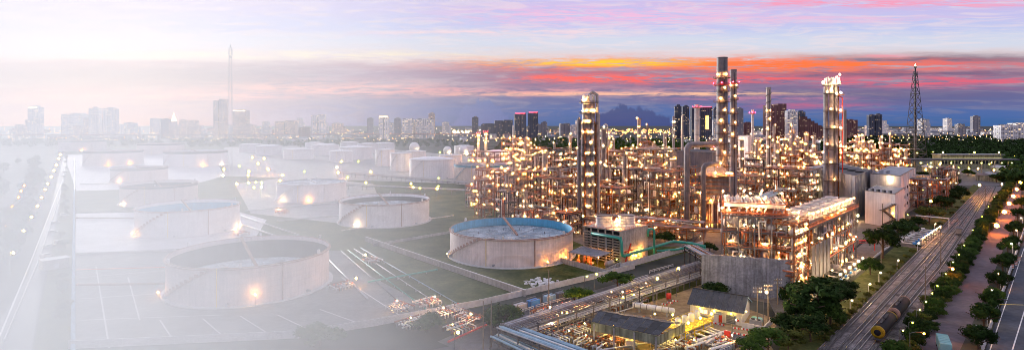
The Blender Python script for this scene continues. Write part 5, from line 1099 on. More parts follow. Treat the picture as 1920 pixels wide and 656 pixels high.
# valve manifolds
def manifold(label, p, rz, n, seed, lm='lamp_warm', L_=9, lamps=2, white=True):
    rg = random.Random(seed); t = T('valve_manifold', label, 'manifold', tuple(p), rz, 'valve manifolds')
    for k in range(3): t.rod('header', rg.choice(('pipe_white', 'clad', 'rust_steel')), (-L_/2, -2+k*2, 1.0+.4*k), (L_/2, -2+k*2, 1.0+.4*k), .26)
    for k in range(n):
        x = -L_/2+L_*(k+.5)/n; m_ = rg.choice(('pipe_white', 'pipe_white', 'pipe_white', 'clad', 'pipe_grey', 'rust_steel')); t.tube('branch', m_, [(x, -3.4, .2), (x, -3.4, 1.4), (x, 2.6, 1.6), (x, 2.6, .2)], .17, 6)
        y = rg.uniform(-2, 1.5); v_ = t.vessel('valve', rg.choice(('rust_steel', 'pipe_white', 'pipe_white', 'orange_paint')), (x, y, 1.6), .36, .6, 'y'); t.rod('valve_stem', 'steel', (x, y, 1.9), (x, y, 2.7), .08, 6, parent=v_); t.rod('hand_wheel', rg.choice(('red_paint', 'rust_steel', 'steel')), (x, y, 2.7), (x, y, 2.78), .3, 10, parent=v_)
    for k in range(lamps): x, y = rg.uniform(-L_/2, L_/2), rg.uniform(-4, -2); t.rod('lamp_post', 'steel', (x, y, 0), (x, y, 3.4), .06, 6); t.lamp((x, y, 3.6), .34, lm)
MF = [((752, 580), 'white and red manifold at the bottom of the tank farm, leftmost'), ((800, 572), 'orange manifold in the walled pit before the lane'), ((840, 588), 'manifold with red valves beside the lane wall'), ((880, 600), 'manifold at the corner of the lane wall'), ((1020, 590), 'white manifold behind the corner of the foreground racks'),
      ((1055, 585), 'white manifold between rack and canopy, left'), ((1090, 575), 'white manifold between rack and canopy, middle'), ((1130, 563), 'white manifold between rack and canopy, right'), ((1170, 552), 'white manifold behind the canopy roof'), ((1215, 545), 'white manifold left of the red drum'),
      ((1010, 630), 'white manifold under the blue pipe rack'), ((1150, 640), 'manifold under the canopy'), ((700, 492), 'bright-lit manifold right of the nearest tank'), ((640, 540), 'bright-lit manifold beside the nearest tank base'), ((530, 400), 'lit manifold below the white flat-roofed tank'), ((455, 440), 'lit manifold right of the second tank'), ((1350, 650), 'white manifold at the bottom right of the yellow skid')]
MF += [((px, py), 'white pipe and valve cluster in the foreground yard, '+w) for px, py, w in ((1035, 606, 'below the rack corner'), (1068, 600, 'left of the canopy corner'), (1085, 622, 'under the canopy left end'), (1045, 640, 'between blue rack and canopy'), (1110, 648, 'in front of the canopy'), (1205, 612, 'behind the canopy right end'), (1250, 650, 'left of the yellow skid front'), (1190, 566, 'before the white lagged drum'), (1290, 650, 'in front of the yellow skid'), (1148, 578, 'behind the canopy ridge'), (1235, 640, 'under the canopy right end'), (860, 620, 'left of the slender tree'), (770, 610, 'at the boundary wall bend'))]
for i, ((px, py), lb) in enumerate(MF): manifold(lb, gp(px, py), R(45) if i % 3 else R(-42), 7, i+30, 'lamp_yellow' if i > 16 else 'lamp_warm', 9, 1)

# ------------------------------------------------------------------ canopy, yellow skid, small house
P = [gp(1109, 603, 6.4), gp(1235, 629, 6.4), gp(1284, 605, 6.4), gp(1135, 582, 6.4)]; t = T('canopy', 'open canopy with dark patched roof and stained green fascia', 'canopy', (P[0].x, P[0].y, 0)); lp = [t.loc(p) for p in P]
r0, r1 = (lp[0]+lp[3])/2+Vector((0, 0, 1.5)), (lp[1]+lp[2])/2+Vector((0, 0, 1.5))
rg = random.Random(2)
for (a, b, c, d_) in ((lp[0], lp[1], r1, r0), (r0, r1, lp[2], lp[3])):
    for i in range(9):                                                      # overlapping roof sheets, three up the slope
        for k in range(3):
            q = [a.lerp(b, i/9), a.lerp(b, (i+.97)/9), d_.lerp(c, (i+.97)/9), d_.lerp(c, i/9)]; q2 = [q[0].lerp(q[3], k/3), q[1].lerp(q[2], k/3), q[1].lerp(q[2], (k+1.05)/3), q[0].lerp(q[3], (k+1.05)/3)]; up = Vector((0, 0, .04*(2-k)+rg.uniform(0, .05)))
            t.mesh('roof_sheet', rg.choice(('slate', 'slate', 'slate', 'fan_dark')), ([p+up for p in q2]+[p+up-Vector((0, 0, .08)) for p in q2], [(0, 1, 2, 3), (7, 6, 5, 4), (0, 4, 5, 1), (1, 5, 6, 2), (2, 6, 7, 3), (3, 7, 4, 0)]))
for a, b in ((lp[0], lp[1]), (lp[1], lp[2]), (lp[3], lp[0])):
    d_ = b-a; n_ = max(3, round(d_.length/2.2))
    for i in range(n_): c = a+d_*(i+.5)/n_; t.box('fascia_board', 'fascia', (c.x, c.y, 5.2), (d_.length/n_-.03, .15, 2.3), rz=math.atan2(d_.y, d_.x))
for p, q in ((lp[0], lp[1]), (lp[3], lp[2])):
    for i in range(4): m_ = p.lerp(q, .04+.92*i/3); t.box('post', 'concrete', (m_.x, m_.y, 3), (.45, .45, 6))
for i in range(3): m_ = (lp[0].lerp(lp[1], .2+.3*i)+lp[3].lerp(lp[2], .2+.3*i))/2; t.lamp((m_.x, m_.y, 4.6), .65, 'lamp_yellow')
pm_ = gp(1180, 650); t = T('pump_block', 'white pump block under the canopy', 'pump', tuple(pm_), R(-20)); t.box('plinth', 'concrete', (0, 0, .3), (3, 2, .6)); t.box('housing', 'white_paint', (0, 0, 1.3), (2, 1.4, 1.4)); t.vessel('motor', 'pipe_grey', (1.4, 0, 1.1), .5, 1, 'x')
t = T('skid', 'yellow-railed metering skid with white vessels and pipes', 'skid', tuple(gp(1292, 628)), R(40))
for z in (1.2, 3.6): t.box('deck', 'yellow_paint', (0, 0, z), (15, 7, .15)); [t.rail(a, b, 'yellow_paint', h=1.2) for a, b in (((-7.5, -3.5, z), (7.5, -3.5, z)), ((7.5, -3.5, z), (7.5, 3.5, z)), ((-7.5, 3.5, z), (7.5, 3.5, z)), ((-7.5, -3.5, z), (-7.5, 3.5, z)))]
for x in (-7, -2.3, 2.3, 7):
    for y in (-3.3, 3.3): t.box('leg', 'yellow_paint', (x, y, 1.9), (.22, .22, 3.8))
for x in (-5, -1.6, 1.8, 5.2): t.vessel('filter_vessel', 'pipe_white', (x, .4, 4.2), .85, 3.2); t.tube('pipe', 'pipe_white', [(x, .4, 2), (x, -4.6, 1.9), (x+.8, -6.2, 1.5), (x+.8, -9, .8)], .34, 8)
for q in range(5): t.rod('pipe', 'pipe_white', (-8, -2.8+q*1.4, 2.2), (8, -2.8+q*1.4, 2.2), .2)
for c_ in ((-6, -3.6, 6), (0, -3.7, 6.1), (6, -3.7, 6), (-3, 3.5, 5.8), (3, 2, 2.9)): t.lamp(c_, .6, 'lamp_yellow')
for i, (a, b) in enumerate([((1300, 640), (1362, 620)), ((1285, 652), (1345, 632)), ((1318, 614), (1362, 632)), ((1330, 655), (1380, 640))]): pipeline('white elbowed pipe before the yellow skid, %s from the left' % ORD[[1, 0, 2, 3][i]], [gp(*a, .2), gp(*a, 1.6), gp(*b, 1.6), gp(*b, .2)], .35, 'pipe_white')
t = T('white_drum', 'long white lagged pipe drum behind the canopy', 'drum', tuple(gp(1225, 589)), R(-28)); t.vessel('shell', 'pipe_white', (0, 0, 2.2), .9, 13, 'x'); [t.box('saddle', 'concrete', (x, 0, .7), (.5, 1.6, 1.5)) for x in (-4.5, 0, 4.5)]; [t.rod('band', 'clad_dull', (x-.1, 0, 2.2), (x+.1, 0, 2.2), .97, 14) for x in (-6, -4, -2, 1, 3, 5)]
t = T('fire_cabinet', 'red fire hose cabinet on the gravel right of the yellow skid', 'cabinet', tuple(gp(1364, 635)), R(-30)); t.box('cabinet', 'red_paint', (0, 0, 1.5), (1.7, .7, 1.7)); t.box('leg', 'steel', (-.7, 0, .35), (.12, .5, .7)); t.box('leg', 'steel', (.7, 0, .35), (.12, .5, .7)); t.box('door', 'red_paint', (0, -.38, 1.5), (1.4, .06, 1.4))
t = T('fire_drum', 'red round drum left of the dirt yard', 'drum', tuple(gp(1254, 562)), 0); t.vessel('shell', 'red_paint', (0, 0, 1.5), .9, 1.4); [t.box('leg', 'red_paint', (a*.6, b*.6, .3), (.12, .12, .7)) for a in (-1, 1) for b in (-1, 1)]
gsheet('yard_lawn', 'grass', [(1180, 560), (1318, 520), (1318, 532), (1240, 560), (1195, 572)], .075)
gsheet('yard_gravel', 'lane', [(1330, 660), (1440, 660), (1420, 630), (1375, 622), (1340, 632)], .08)
for i, (a, b) in enumerate([((1000, 600), (1110, 565)), ((1005, 606), (1118, 570)), ((1012, 614), (1090, 588)), ((1095, 660), (1225, 640)), ((1060, 655), (1110, 635)), ((1140, 590), (1200, 572)), ((1225, 655), (1300, 645))]): pipeline('low white pipe in the foreground yard, %s of seven' % ORD[i], [gp(*a, .8), gp(*b, .8)], .2, 'pipe_white')
# the small house
cx_ = gp(1391, 611); t = T('gatehouse', 'small cream house with dark slate roof, red door and lit windows', 'house', tuple(cx_), R(-33)); LW, DW, eh, rh = 15.8, 12.5, 4.5, 3.0
t.mesh('wall', 'stucco', ([(-LW, 0, 0), (0, 0, 0), (0, DW, 0), (-LW, DW, 0), (-LW, 0, eh), (0, 0, eh), (0, DW, eh), (-LW, DW, eh), (-LW, DW/2, eh+rh), (0, DW/2, eh+rh)], [(0, 1, 5, 4), (1, 2, 6, 9, 5), (2, 3, 7, 6), (3, 0, 4, 8, 7)]))
for (y0, z0, y1, z1) in ((-.9, eh-.35, DW/2, eh+rh+.12), (DW+.9, eh-.35, DW/2, eh+rh+.12)):
    for i in range(10):
        for k in range(4):
            ya, za = y0+(y1-y0)*k/4, z0+(z1-z0)*k/4; yb, zb = y0+(y1-y0)*(k+1.06)/4, z0+(z1-z0)*(k+1.06)/4; xa, xb = -LW-.8+(LW+1.6)*i/10, -LW-.8+(LW+1.6)*(i+.97)/10; u_ = .05*(3-k)*.5+rg.uniform(0, .03)
            q = [(xa, ya, za+u_), (xb, ya, za+u_), (xb, yb, zb+u_), (xa, yb, zb+u_)]; t.mesh('roof_sheet', 'slate', (q+[(x, y, z-.07) for x, y, z in q], [(0, 1, 2, 3), (7, 6, 5, 4), (0, 4, 5, 1), (1, 5, 6, 2), (2, 6, 7, 3), (3, 7, 4, 0)]))
t.rod('ridge_cap', 'slate', (-LW-.8, DW/2, eh+rh+.28), (.8, DW/2, eh+rh+.28), .16, 6); t.box('gable_trim', 'pipe_blue', (.7, DW*.25, eh+rh*.45), (.12, DW*.62, .35), rx=R(24)); t.box('gable_trim', 'pipe_blue', (.7, DW*.75, eh+rh*.45), (.12, DW*.62, .35), rx=R(-24))
w_ = t.box('window', 'white_paint', (-11.5, -.06, 2.5), (2.6, .16, 1.5)); t.box('pane', 'lit_pane', (-12.1, -.16, 2.5), (1.05, .06, 1.2), parent=w_); t.box('pane', 'lit_pane', (-10.9, -.16, 2.5), (1.05, .06, 1.2), parent=w_)
dr = t.box('door', 'red_paint', (-6.4, -.08, 1.2), (1.1, .18, 2.3)); t.box('handle', 'steel', (-6.0, -.2, 1.2), (.08, .1, .2), parent=dr); t.box('porch', 'stucco', (-7.9, -1.0, 1.5), (2.2, 1.9, 3.0)); t.box('porch_roof', 'concrete', (-7.4, -1.2, 3.1), (3.6, 2.5, .18)); gd = t.box('garage_door', 'pipe_grey', (-3.2, -.07, 1.5), (2.8, .16, 2.8))
for k in range(5): t.box('slat', 'silver_wall', (-3.2, -.18, .5+.5*k), (2.7, .05, .42), parent=gd)
t.box('plinth_stripe', 'pipe_blue', (-11.6, -.08, 1.0), (4.6, .12, .5)); t.box('notice', 'red_paint', (-1.1, -.06, 1.6), (.6, .1, .6))
t.tube('drainpipe', 'dark_steel', [(-9.2, -.3, eh-.4), (-9.2, -.3, eh-1.2), (-9.2, -.3, .2)], .12, 6)
for c_ in ((-12.4, -1.0, 3.6), (-8, -1.2, 3.65), (-3, -1.0, 3.6), (.7, 3.0, 3.9)): t.lamp(c_, .3, 'lamp_yellow')
rg = random.Random(6)
t = T('chiller_unit', 'grey chiller unit with tank beside the house gable', 'unit', tuple(gp(1417, 611)), R(-33)); t.box('body', 'pipe_grey', (0, 0, 1.1), (3.4, 2, 2)); t.rod('fan', 'fan_dark', (-.8, 0, 2.1), (-.8, 0, 2.3), .6, 14); t.rod('fan', 'fan_dark', (.8, 0, 2.1), (.8, 0, 2.3), .6, 14); t.vessel('tank', 'teal_cover', (0, 2.2, 1.4), .9, 2.2, 'x')
wall_run('low cream wall round the house yard', [gp(1392, 614), gp(1432, 622), gp(1448, 606)], 1.7, .25, 'stucco', panel=3)
P = [gp(1440, 560, 3.6), gp(1455, 590, 3.2), gp(1500, 575, 3.2), gp(1486, 552, 3.6)]; t = T('lean_to', 'dark flat-roofed lean-to half hidden by trees right of the house', 'shed', (P[0].x, P[0].y, 0)); lp = [t.loc(p) for p in P]; t.mesh('roof', 'slate', (lp+[p-Vector((0, 0, .2)) for p in lp], [(0, 1, 2, 3), (7, 6, 5, 4), (0, 4, 5, 1), (1, 5, 6, 2), (2, 6, 7, 3), (3, 7, 4, 0)])); [t.box('post', 'steel', (p.x*.95, p.y*.95, p.z/2-.1), (.25, .25, p.z-.2)) for p in lp]
# striped stones along the yard edge
for i, (px, py) in enumerate([(1337, 606), (1352, 609), (1380, 616), (1396, 618), (1410, 620), (1380, 626), (1397, 629), (1246, 571), (1256, 568), (1266, 565), (1247, 577)]):
    t = T('kerb_stone', 'red and white striped kerb stone in the dirt yard near the house, %s of seven' % ORD[i] if i < 7 else 'red and white striped kerb stone by the red round drum, %s of four' % ORD[i-7], 'kerb stone', tuple(gp(px, py)), R(-30), 'striped kerb stones %s' % ('near the house' if i < 7 else 'by the drum')); [t.box('block', 'red_paint' if k % 2 else 'white_paint', (k*.5-.75, 0, .22), (.5, .45, .44)) for k in range(4)]
# street lamps and poles
def street_lamp(label, p, h, mt='lamp_yellow', r=.45, arm=1.6, rz=0.0, group='street lamps of the plant', pole='steel', double=False):
    t = T('street_lamp', label, 'street lamp', tuple(p), rz, group); t.rod('pole', pole, (0, 0, 0), (0, 0, h), .11, 8, shape='cone0.6')
    for s in ((1, -1) if double else (1,)): t.tube('arm', pole, [(0, 0, h-.2), (s*arm*.4, 0, h+.25), (s*arm, 0, h+.3)], .06, 6); hd = t.box('head', pole, (s*arm, 0, h+.28), (.9, .4, .16)); t.lamp((s*arm, 0, h+.28-r*.62-.1), r, mt, parent=hd)
    return t
for px, py, hh, mt, r, lb in [(1228, 572, 9.5, 'lamp_yellow', .75, 'street lamp with bright globe at the middle of the foreground rack'), (1268, 556, 10.5, 'lamp_yellow', .75, 'street lamp with bright globe near the right end of the foreground rack'), (1162, 600, 9, 'lamp_white', .28, 'tall lamp pole behind the canopy roof'),
    (1432, 612, 10.8, 'lamp_white', .6, 'street lamp with white light beside the house gable'), (1114, 548, 7, 'lamp_green', .6, 'street lamp with yellow-green light by the lane tree'), (852, 690, 9.5, 'lamp_yellow', .75, 'street lamp in the white fade at the bottom centre'), (1374, 668, 9.8, 'lamp_white', .2, 'thin dark lamp pole in front of the house'), (1096, 545, 5.5, 'lamp_green', .4, 'short lamp left of the lane tree')]: street_lamp(lb, gp(px, py), hh, mt, r, .9)
def pole(label, p, h, arms=2, rz=0.0):
    t = T('utility_pole', label, 'utility pole', tuple(p), rz, 'utility poles'); t.rod('shaft', 'wood', (0, 0, 0), (0, 0, h), .2, 8, shape='cone0.6')
    for k in range(arms): b = t.box('crossarm', 'wood', (0, -.15, h-.5-k*1.2), (2.8, .14, .18)); [t.rod('insulator', 'white_paint', (x, -.15, h-.4-k*1.2), (x, -.15, h-.05-k*1.2), .07, 6, parent=b) for x in (-1.2, -.5, .5, 1.2)]
for px, py, hh, n, lb in [(1420, 610, 12, 2, 'utility pole with two crossarms beside the house, left one'), (1440, 604, 12, 2, 'utility pole with two crossarms beside the house, right one'), (1458, 590, 12, 2, 'utility pole against the concrete wall'), (1029, 575, 12.5, 0, 'bare wooden pole beside the lane below the blue-lined tank'), (906, 660, 14, 0, 'bare pole at the bottom left of the lane'), (921, 650, 13, 0, 'second bare pole at the bottom left of the lane'),
    (1035, 625, 10.5, 0, 'thin pole in front of the foreground racks'), (1764, 498, 15, 1, 'utility pole beside the tracks before the hedge'), (1735, 575, 14, 1, 'utility pole rising from the lower hedge'), (1858, 400, 17, 1, 'utility pole at the far end of the tracks'), (1652, 495, 12, 0, 'bare pole on the green verge'), (1848, 395, 18, 0, 'tall bare pole at the far end of the tracks')]: pole(lb, gp(px, py), hh, n)
# lane railing, containers, sacks
for i, (a, b) in enumerate([((960, 592), (1000, 580)), ((1005, 578), (1070, 560)), ((1165, 535), (1215, 520)), ((1218, 512), (1262, 500))]):
    pa, pb = gp(*a), gp(*b); t = T('guard_rail', 'white guard rail along the lane, %s from the left' % ORD[i], 'guard rail', tuple(pa), math.atan2((pb-pa).y, (pb-pa).x), 'lane guard rails'); L_ = (pb-pa).length; [t.box('rail', 'white_paint', (L_/2, 0, z), (L_, .14, .2)) for z in (.6, 1.15)]; [t.box('post', 'white_paint', (L_*k/5, 0, .6), (.16, .16, 1.25)) for k in range(6)]
for i, (px, py, m_) in enumerate([(975, 583, 'pipe_grey'), (1000, 575, 'blue_paint'), (1030, 566, 'pipe_blue'), (1052, 560, 'silver_wall')]):
    t = T('container', ('grey', 'dark blue', 'pale blue', 'silver')[i]+' caged skid container beside the lane', 'container', tuple(gp(px, py)), R(43), 'skid containers beside the lane'); t.box('body', m_, (0, 0, 1.4), (4.4, 2.2, 2.2)); [t.box('frame_post', 'steel', (a*2.3, b*1.15, 1.5), (.16, .16, 3)) for a in (-1, 1) for b in (-1, 1)]; [t.bar('frame_bar', 'steel', (-2.3, b*1.15, 3), (2.3, b*1.15, 3), .15) for b in (-1, 1)]
rg = random.Random(44); ps = []
for k in range(70):
    p = gp(rg.gauss(1018, 14), rg.gauss(531, 5)); M = Matrix.Translation(p+Vector((0, 0, .25))) @ Matrix.Rotation(rg.uniform(0, 3), 4, 'Z') @ Matrix.Rotation(rg.uniform(-.5, .5), 4, 'X'); vs, fs = box_vf((0, 0, 0), (rg.uniform(.6, 1.6), rg.uniform(.5, 1.2), rg.uniform(.3, .7))); ps.append(([M @ Vector(q) for q in vs], fs))
o = bpy.data.objects.new('rubble', mesh_from('rubble', *merge(ps), 'white_paint')); COL.objects.link(o); o['kind'] = 'stuff'; o['label'] = 'white rubble and sacks on the grass below the blue-lined tank'; o['category'] = 'rubble'
# lamps about the tank farm and rear yards
rg = random.Random(77); YL = {}
for i in range(46):
    px, py = rg.uniform(390, 900), rg.uniform(290, 372); o_ = street_lamp('small yard lamp among the rear tanks of the tank farm', gp(px, py), 8, rg.choice(('lamp_yellow', 'lamp_gold', 'lamp_white', 'lamp_green')), max(.6, depth(py)*.0016), .8, 0, 'small yard lamps among the rear tanks'); YL.setdefault(o_.o['label'], []).append((px, o_.o))
for i in range(40):
    px, py = rg.uniform(1560, 1930), rg.uniform(290, 335); o_ = street_lamp('small yard lamp in the right rear yard by the yellow-lit building', gp(px, py), 9, rg.choice(('lamp_yellow', 'lamp_gold', 'lamp_green', 'lamp_yellow')), max(.7, depth(py)*.0015), .8, 0, 'small yard lamps by the yellow-lit building'); YL.setdefault(o_.o['label'], []).append((px, o_.o))
for i in range(26):
    px, py = rg.uniform(1050, 1260), rg.uniform(283, 310); o_ = street_lamp('small yard lamp in the dark rear yard behind the main column', gp(px, py), 10, rg.choice(('lamp_yellow', 'lamp_green', 'lamp_gold')), depth(py)*.0013, .8, 0, 'small yard lamps behind the main column'); YL.setdefault(o_.o['label'], []).append((px, o_.o))
number_off(YL)
street_lamp('fierce orange sodium lamp among trees right of the white building', gp(1743, 412), 13, 'lamp_orange', 1.5, .8)
for i, (px, py, h_, w_) in enumerate([(1775, 335, 7, 40), (1850, 338, 8, 34), (1905, 330, 7, 40), (1745, 322, 8, 40), (1880, 322, 7, 36)]):
    Y = depth(py); t = T('low_shed', 'low pale-roofed shed in the right rear yard, %s of five' % ORD[i], 'shed', (xat(px, Y), Y, 0), .5+.2*i, 'sheds of the right rear yard'); t.box('wall', 'fascia', (0, 0, h_*.4), (w_*.8, 14, h_*.8)); t.mesh('roof', 'sheet_roof', ([(-w_*.42, -8, h_*.8), (w_*.42, -8, h_*.8), (w_*.42, 8, h_*.8), (-w_*.42, 8, h_*.8), (-w_*.42, 0, h_*1.2), (w_*.42, 0, h_*1.2)], [(0, 1, 5, 4), (2, 3, 4, 5), (0, 4, 3), (1, 2, 5)])); [t.box('door', 'pipe_grey', (x*w_*.25, -7.05, h_*.3), (3, .12, h_*.6)) for x in (-1, 0, 1)]; t.lamp((0, -9, h_*.8), .9, 'lamp_yellow')
street_lamp('bright warm lamp over the end of the tracks', gp(1835, 372), 12, 'lamp_gold', 1.5, .8); street_lamp('warm lamp right of the lamp over the tracks', gp(1877, 365), 10, 'lamp_gold', 1.2, .8)

# ------------------------------------------------------------------ railway, roads, vehicles
def along(pix, z=0.0, step=2.0):
    pts = [gp(a, b, z) for a, b in pix]; out = []
    # smooth the polyline, then walk it
    for _ in range(2):
        q = [pts[0]]
        for a, b in zip(pts, pts[1:]): q += [a.lerp(b, .25), a.lerp(b, .75)]
        pts = q+[pts[-1]]
    for a, b in zip(pts, pts[1:]):
        n = max(1, int((b-a).length/step)); out += [a.lerp(b, i/n) for i in range(n)]
    return out+[pts[-1]]
TR = [[(1512, 690), (1545, 656), (1650, 548), (1742, 455), (1841, 351)], [(1548, 690), (1577, 656), (1672, 553), (1756, 462), (1847, 351)], [(1580, 690), (1604, 656), (1692, 556), (1768, 468), (1852, 351)], [(1612, 690), (1634, 656), (1712, 560), (1782, 476), (1858, 351)]]
for i, pix in enumerate(TR):
    pts = along(pix, 0, 3.0); t = T('railway_track', 'railway track in the ballast, %s from the plant side' % ORD[i], 'railway track', (pts[0].x, pts[0].y, 0), 0, 'railway tracks'); L = [t.loc(p) for p in pts]
    for s in (-1, 1):
        vs = []; n = len(L)
        for k, p in enumerate(L):
            d = (L[min(k+1, n-1)]-L[max(k-1, 0)]).normalized(); sd_ = Vector((-d.y, d.x, 0))
            for o_, z in ((-.07, .16), (-.07, .36), (.07, .36), (.07, .16)): vs.append(p+sd_*(s*.62+o_)+Vector((0, 0, z)))
        t.mesh('rail', 'rail_steel', (vs, [(k*4+q, (k+1)*4+q, (k+1)*4+(q+1) % 4, k*4+(q+1) % 4) for k in range(n-1) for q in range(4)]))
    ps = []; tot = 0
    for a, b in zip(L, L[1:]):
        d = b-a; m_ = max(1, int(d.length/.75)); an = math.atan2(d.y, d.x)
        for k in range(m_): c = a+d*k/m_; vs, fs = box_vf((0, 0, 0), (.26, 2.1, .12)); M = Matrix.Translation(Vector((c.x, c.y, .13))) @ Matrix.Rotation(an, 4, 'Z'); ps.append(([M @ Vector(q) for q in vs], fs))
    t.mesh('sleepers', 'sleeper', merge(ps), kind='stuff')
def wagon(label, p, rz, L_=17.0, endm='yellow_paint', name='tank_wagon'):
    t = T(name, label, 'wagon', tuple(p), rz, 'tank wagons'); t.box('frame', 'dark_steel', (0, 0, 1.1), (L_, 2.0, .4)); t.vessel('barrel', 'black_tank', (0, 0, 2.95), 1.7, L_-3.0, 'x')
    for s in (-1, 1):
        t.mesh('end_band', endm, lathe([(1.73, -.45), (1.73, .35), (1.35, .62), (.6, .72), (.01, .74)], 18), parent=None).matrix_basis = Matrix.Translation((s*(L_/2-1.4), 0, 2.95)) @ Matrix.Rotation(s*R(90), 4, 'Y')
        for k in (-1, 1):
            b = t.box('bogie', 'dark_steel', (s*L_*.34+k*.9, 0, .75), (.9, 1.7, .35))
            for y in (-.62, .62): t.rod('wheel', 'rail_steel', (s*L_*.34+k*.9, y-.07, .8), (s*L_*.34+k*.9, y+.07, .8), .43, 14, parent=b)
        t.rod('buffer', 'dark_steel', (s*L_/2, 0, 1.1), (s*(L_/2+.6), 0, 1.1), .22)
    t.rod('manhole', 'black_tank', (0, 0, 4.5), (0, 0, 5.0), .5, 12); t.box('walkway', 'steel', (0, 0, 4.75), (L_*.5, .6, .06)); [t.rail((-L_*.25, y, 4.78), (L_*.25, y, 4.78), 'dark_steel', h=.7) for y in (-.32, .32)]
    for y in (-1.1, 1.1): t.rod('ladder', 'steel', (1.5, y*1.35, 1.2), (1.5, y, 4.2), .06, 4)
pa, pb = gp(1647, 640), gp(1708, 565); d = (pb-pa).normalized(); rz = math.atan2(d.y, d.x)
wagon('black tank wagon with yellow ends, nearest on the tracks', pa+d*8, rz, 20, 'yellow_dull'); wagon('black tank wagon with dull red end, behind the nearest wagon', pa+d*30, rz, 20, 'rust_rim')
p = gp(1798, 440); t = T('box_wagon', 'lone grey box wagon far up the tracks', 'wagon', tuple(p), R(50)); t.box('body', 'silver_wall', (0, 0, 2.6), (9, 2.6, 2.8)); t.box('roof', 'dark_steel', (0, 0, 4.1), (9.2, 2.8, .2)); t.box('frame', 'dark_steel', (0, 0, 1), (9.6, 2.2, .4)); [t.rod('wheel', 'rail_steel', (x, y-.07, .75), (x, y+.07, .75), .43, 12) for x in (-3, 3) for y in (-.62, .62)]; [t.box('door', 'dark_steel', (0, s*1.33, 2.5), (2.2, .06, 2.3)) for s in (-1, 1)]
for i, (px, py) in enumerate([(1494, 690), (1594, 585), (1628, 553), (1648, 530), (1682, 505), (1720, 470), (1752, 432)]): street_lamp('short white lamp post beside the tracks, %s from the bottom' % ORD[i], gp(px, py), 3.8, 'lamp_white', .22, .9, R(20), 'short lamp posts beside the tracks', 'white_paint')
# loading rack with white and blue fittings
t = T('loading_rack', 'wagon loading rack of white pipes and blue valves beside the tracks', 'loading rack', tuple(gp(1722, 448)), R(44))
for k in range(9): x = -26+k*6.5; t.rod('arm', 'pipe_white', (x, -5.5, 1.6), (x, 5.5, 1.6), .3); t.vessel('valve', 'blue_paint', (x, -3, 1.9), .7, 1.2, 'y'); t.vessel('valve', 'pipe_white', (x, 2.5, 1.9), .7, 1.4, 'y'); t.box('post', 'steel', (x, -5.7, 2.2), (.3, .3, 4.4)); t.box('support', 'concrete', (x, 4, .6), (.5, .5, 1.2))
t.rod('header', 'pipe_white', (-28, -5.7, 4.5), (28, -5.7, 4.5), .35); t.rod('header', 'pipe_white', (-28, 5.5, 1.6), (28, 5.5, 1.6), .3); t.box('pad', 'plant_paving', (0, 0, .15), (58, 14, .3))
for k in range(5): t.lamp((-22+k*11, -6.2, 4.6), .4, 'lamp_warm')
t = T('end_portal', 'white pipe portal at the far end of the loading rack', 'portal', tuple(gp(1748, 425)), R(-45)); [t.rod('post', 'pipe_white', (x, 0, 0), (x, 0, 6), .3) for x in (-8, 8)]; t.rod('crossbar', 'pipe_white', (-8.3, 0, 6), (8.3, 0, 6), .35)
# right-hand highway: barrier, lamps, barricades
bp_ = [gp(a, b, 1.2) for a, b in [(1842, 660), (1862, 600), (1884, 540), (1904, 480), (1925, 420)]]; wall_run('white concrete barrier along the highway', bp_, 1.7, .35, 'light_concrete', 'highway_barrier', panel=4, zb=0)
for i, (px, py) in enumerate([(1838, 648), (1851, 610), (1863, 573), (1876, 540), (1888, 508), (1899, 478), (1908, 450), (1917, 425)]): street_lamp('white lamp on the highway barrier, %s from the bottom' % ORD[i], gp(px, py, 1.2), 5.2, 'lamp_white' if i % 3 else 'lamp_gold', .36, .5, R(120), 'lamps on the highway barrier', 'white_paint')
for i, (px, py) in enumerate([(1898, 504), (1905, 498), (1911, 490)]): t = T('barricade', 'orange and white barricade on the highway, %s from the left' % ORD[i], 'barricade', tuple(gp(px, py, 1.2)), R(20), 'barricades on the highway'); [t.box('board', 'orange_paint' if k % 2 else 'white_paint', (0, 0, .4+.45*k), (2.6, .12, .4)) for k in range(4)]; [t.box('leg', 'steel', (x, 0, 1), (.12, .5, 2.0)) for x in (-1.1, 1.1)]
t = T('truck', 'teal-covered truck cropped by the bottom edge on the reddish road', 'truck', tuple(gp(1770, 662)), R(58)); t.box('cargo_body', 'teal_cover', (0, 0, 2.5), (9, 2.6, 2.9)); t.box('chassis', 'dark_steel', (0, 0, .85), (11.5, 2.2, .4)); t.box('cab', 'white_paint', (5.7, 0, 2.0), (2.0, 2.4, 2.4)); t.box('windscreen', 'glass', (6.72, 0, 2.5), (.06, 2.1, 1.0))
for x in (-3.2, -1.9, 5.2): [t.rod('wheel', 'fan_dark', (x, y-.15, .52), (x, y+.15, .52), .52, 16) for y in (-1.15, 1.15)]
for k in range(7): t.box('roof_bow', 'teal_cover', (-4.2+k*1.4, 0, 3.98), (.12, 2.62, .1))
def car(label, p, rz, m_='white_paint', van=False):
    t = T('parked_car', label, 'car', tuple(p), rz, 'cars parked beside the left road'); L_, w, h = (5.2, 1.9, 2.0) if van else (4.4, 1.8, 1.45)
    pr = [(-L_/2, .35), (L_/2, .35), (L_/2, .8), (L_/2-.9, .9), (L_/2-1.6, h), (-L_/2+(.1 if van else .7), h), (-L_/2, .95)]; n = len(pr)
    t.mesh('body', m_, ([(x, s*w/2*(1 if z < 1 else .9), z) for s in (-1, 1) for x, z in pr], [tuple(range(n)), tuple(range(2*n-1, n-1, -1))]+[(i, i+n, (i+1) % n+n, (i+1) % n) for i in range(n)]))
    for s in (-1, 1): t.box('side_window', 'glass', (-.25, s*w*.465, h*.82), (L_*.5, .08, h*.26))
    for x in (-L_*.3, L_*.3): [t.rod('wheel', 'fan_dark', (x, y-.1, .33), (x, y+.1, .33), .33, 12) for y in (-w*.45, w*.45)]
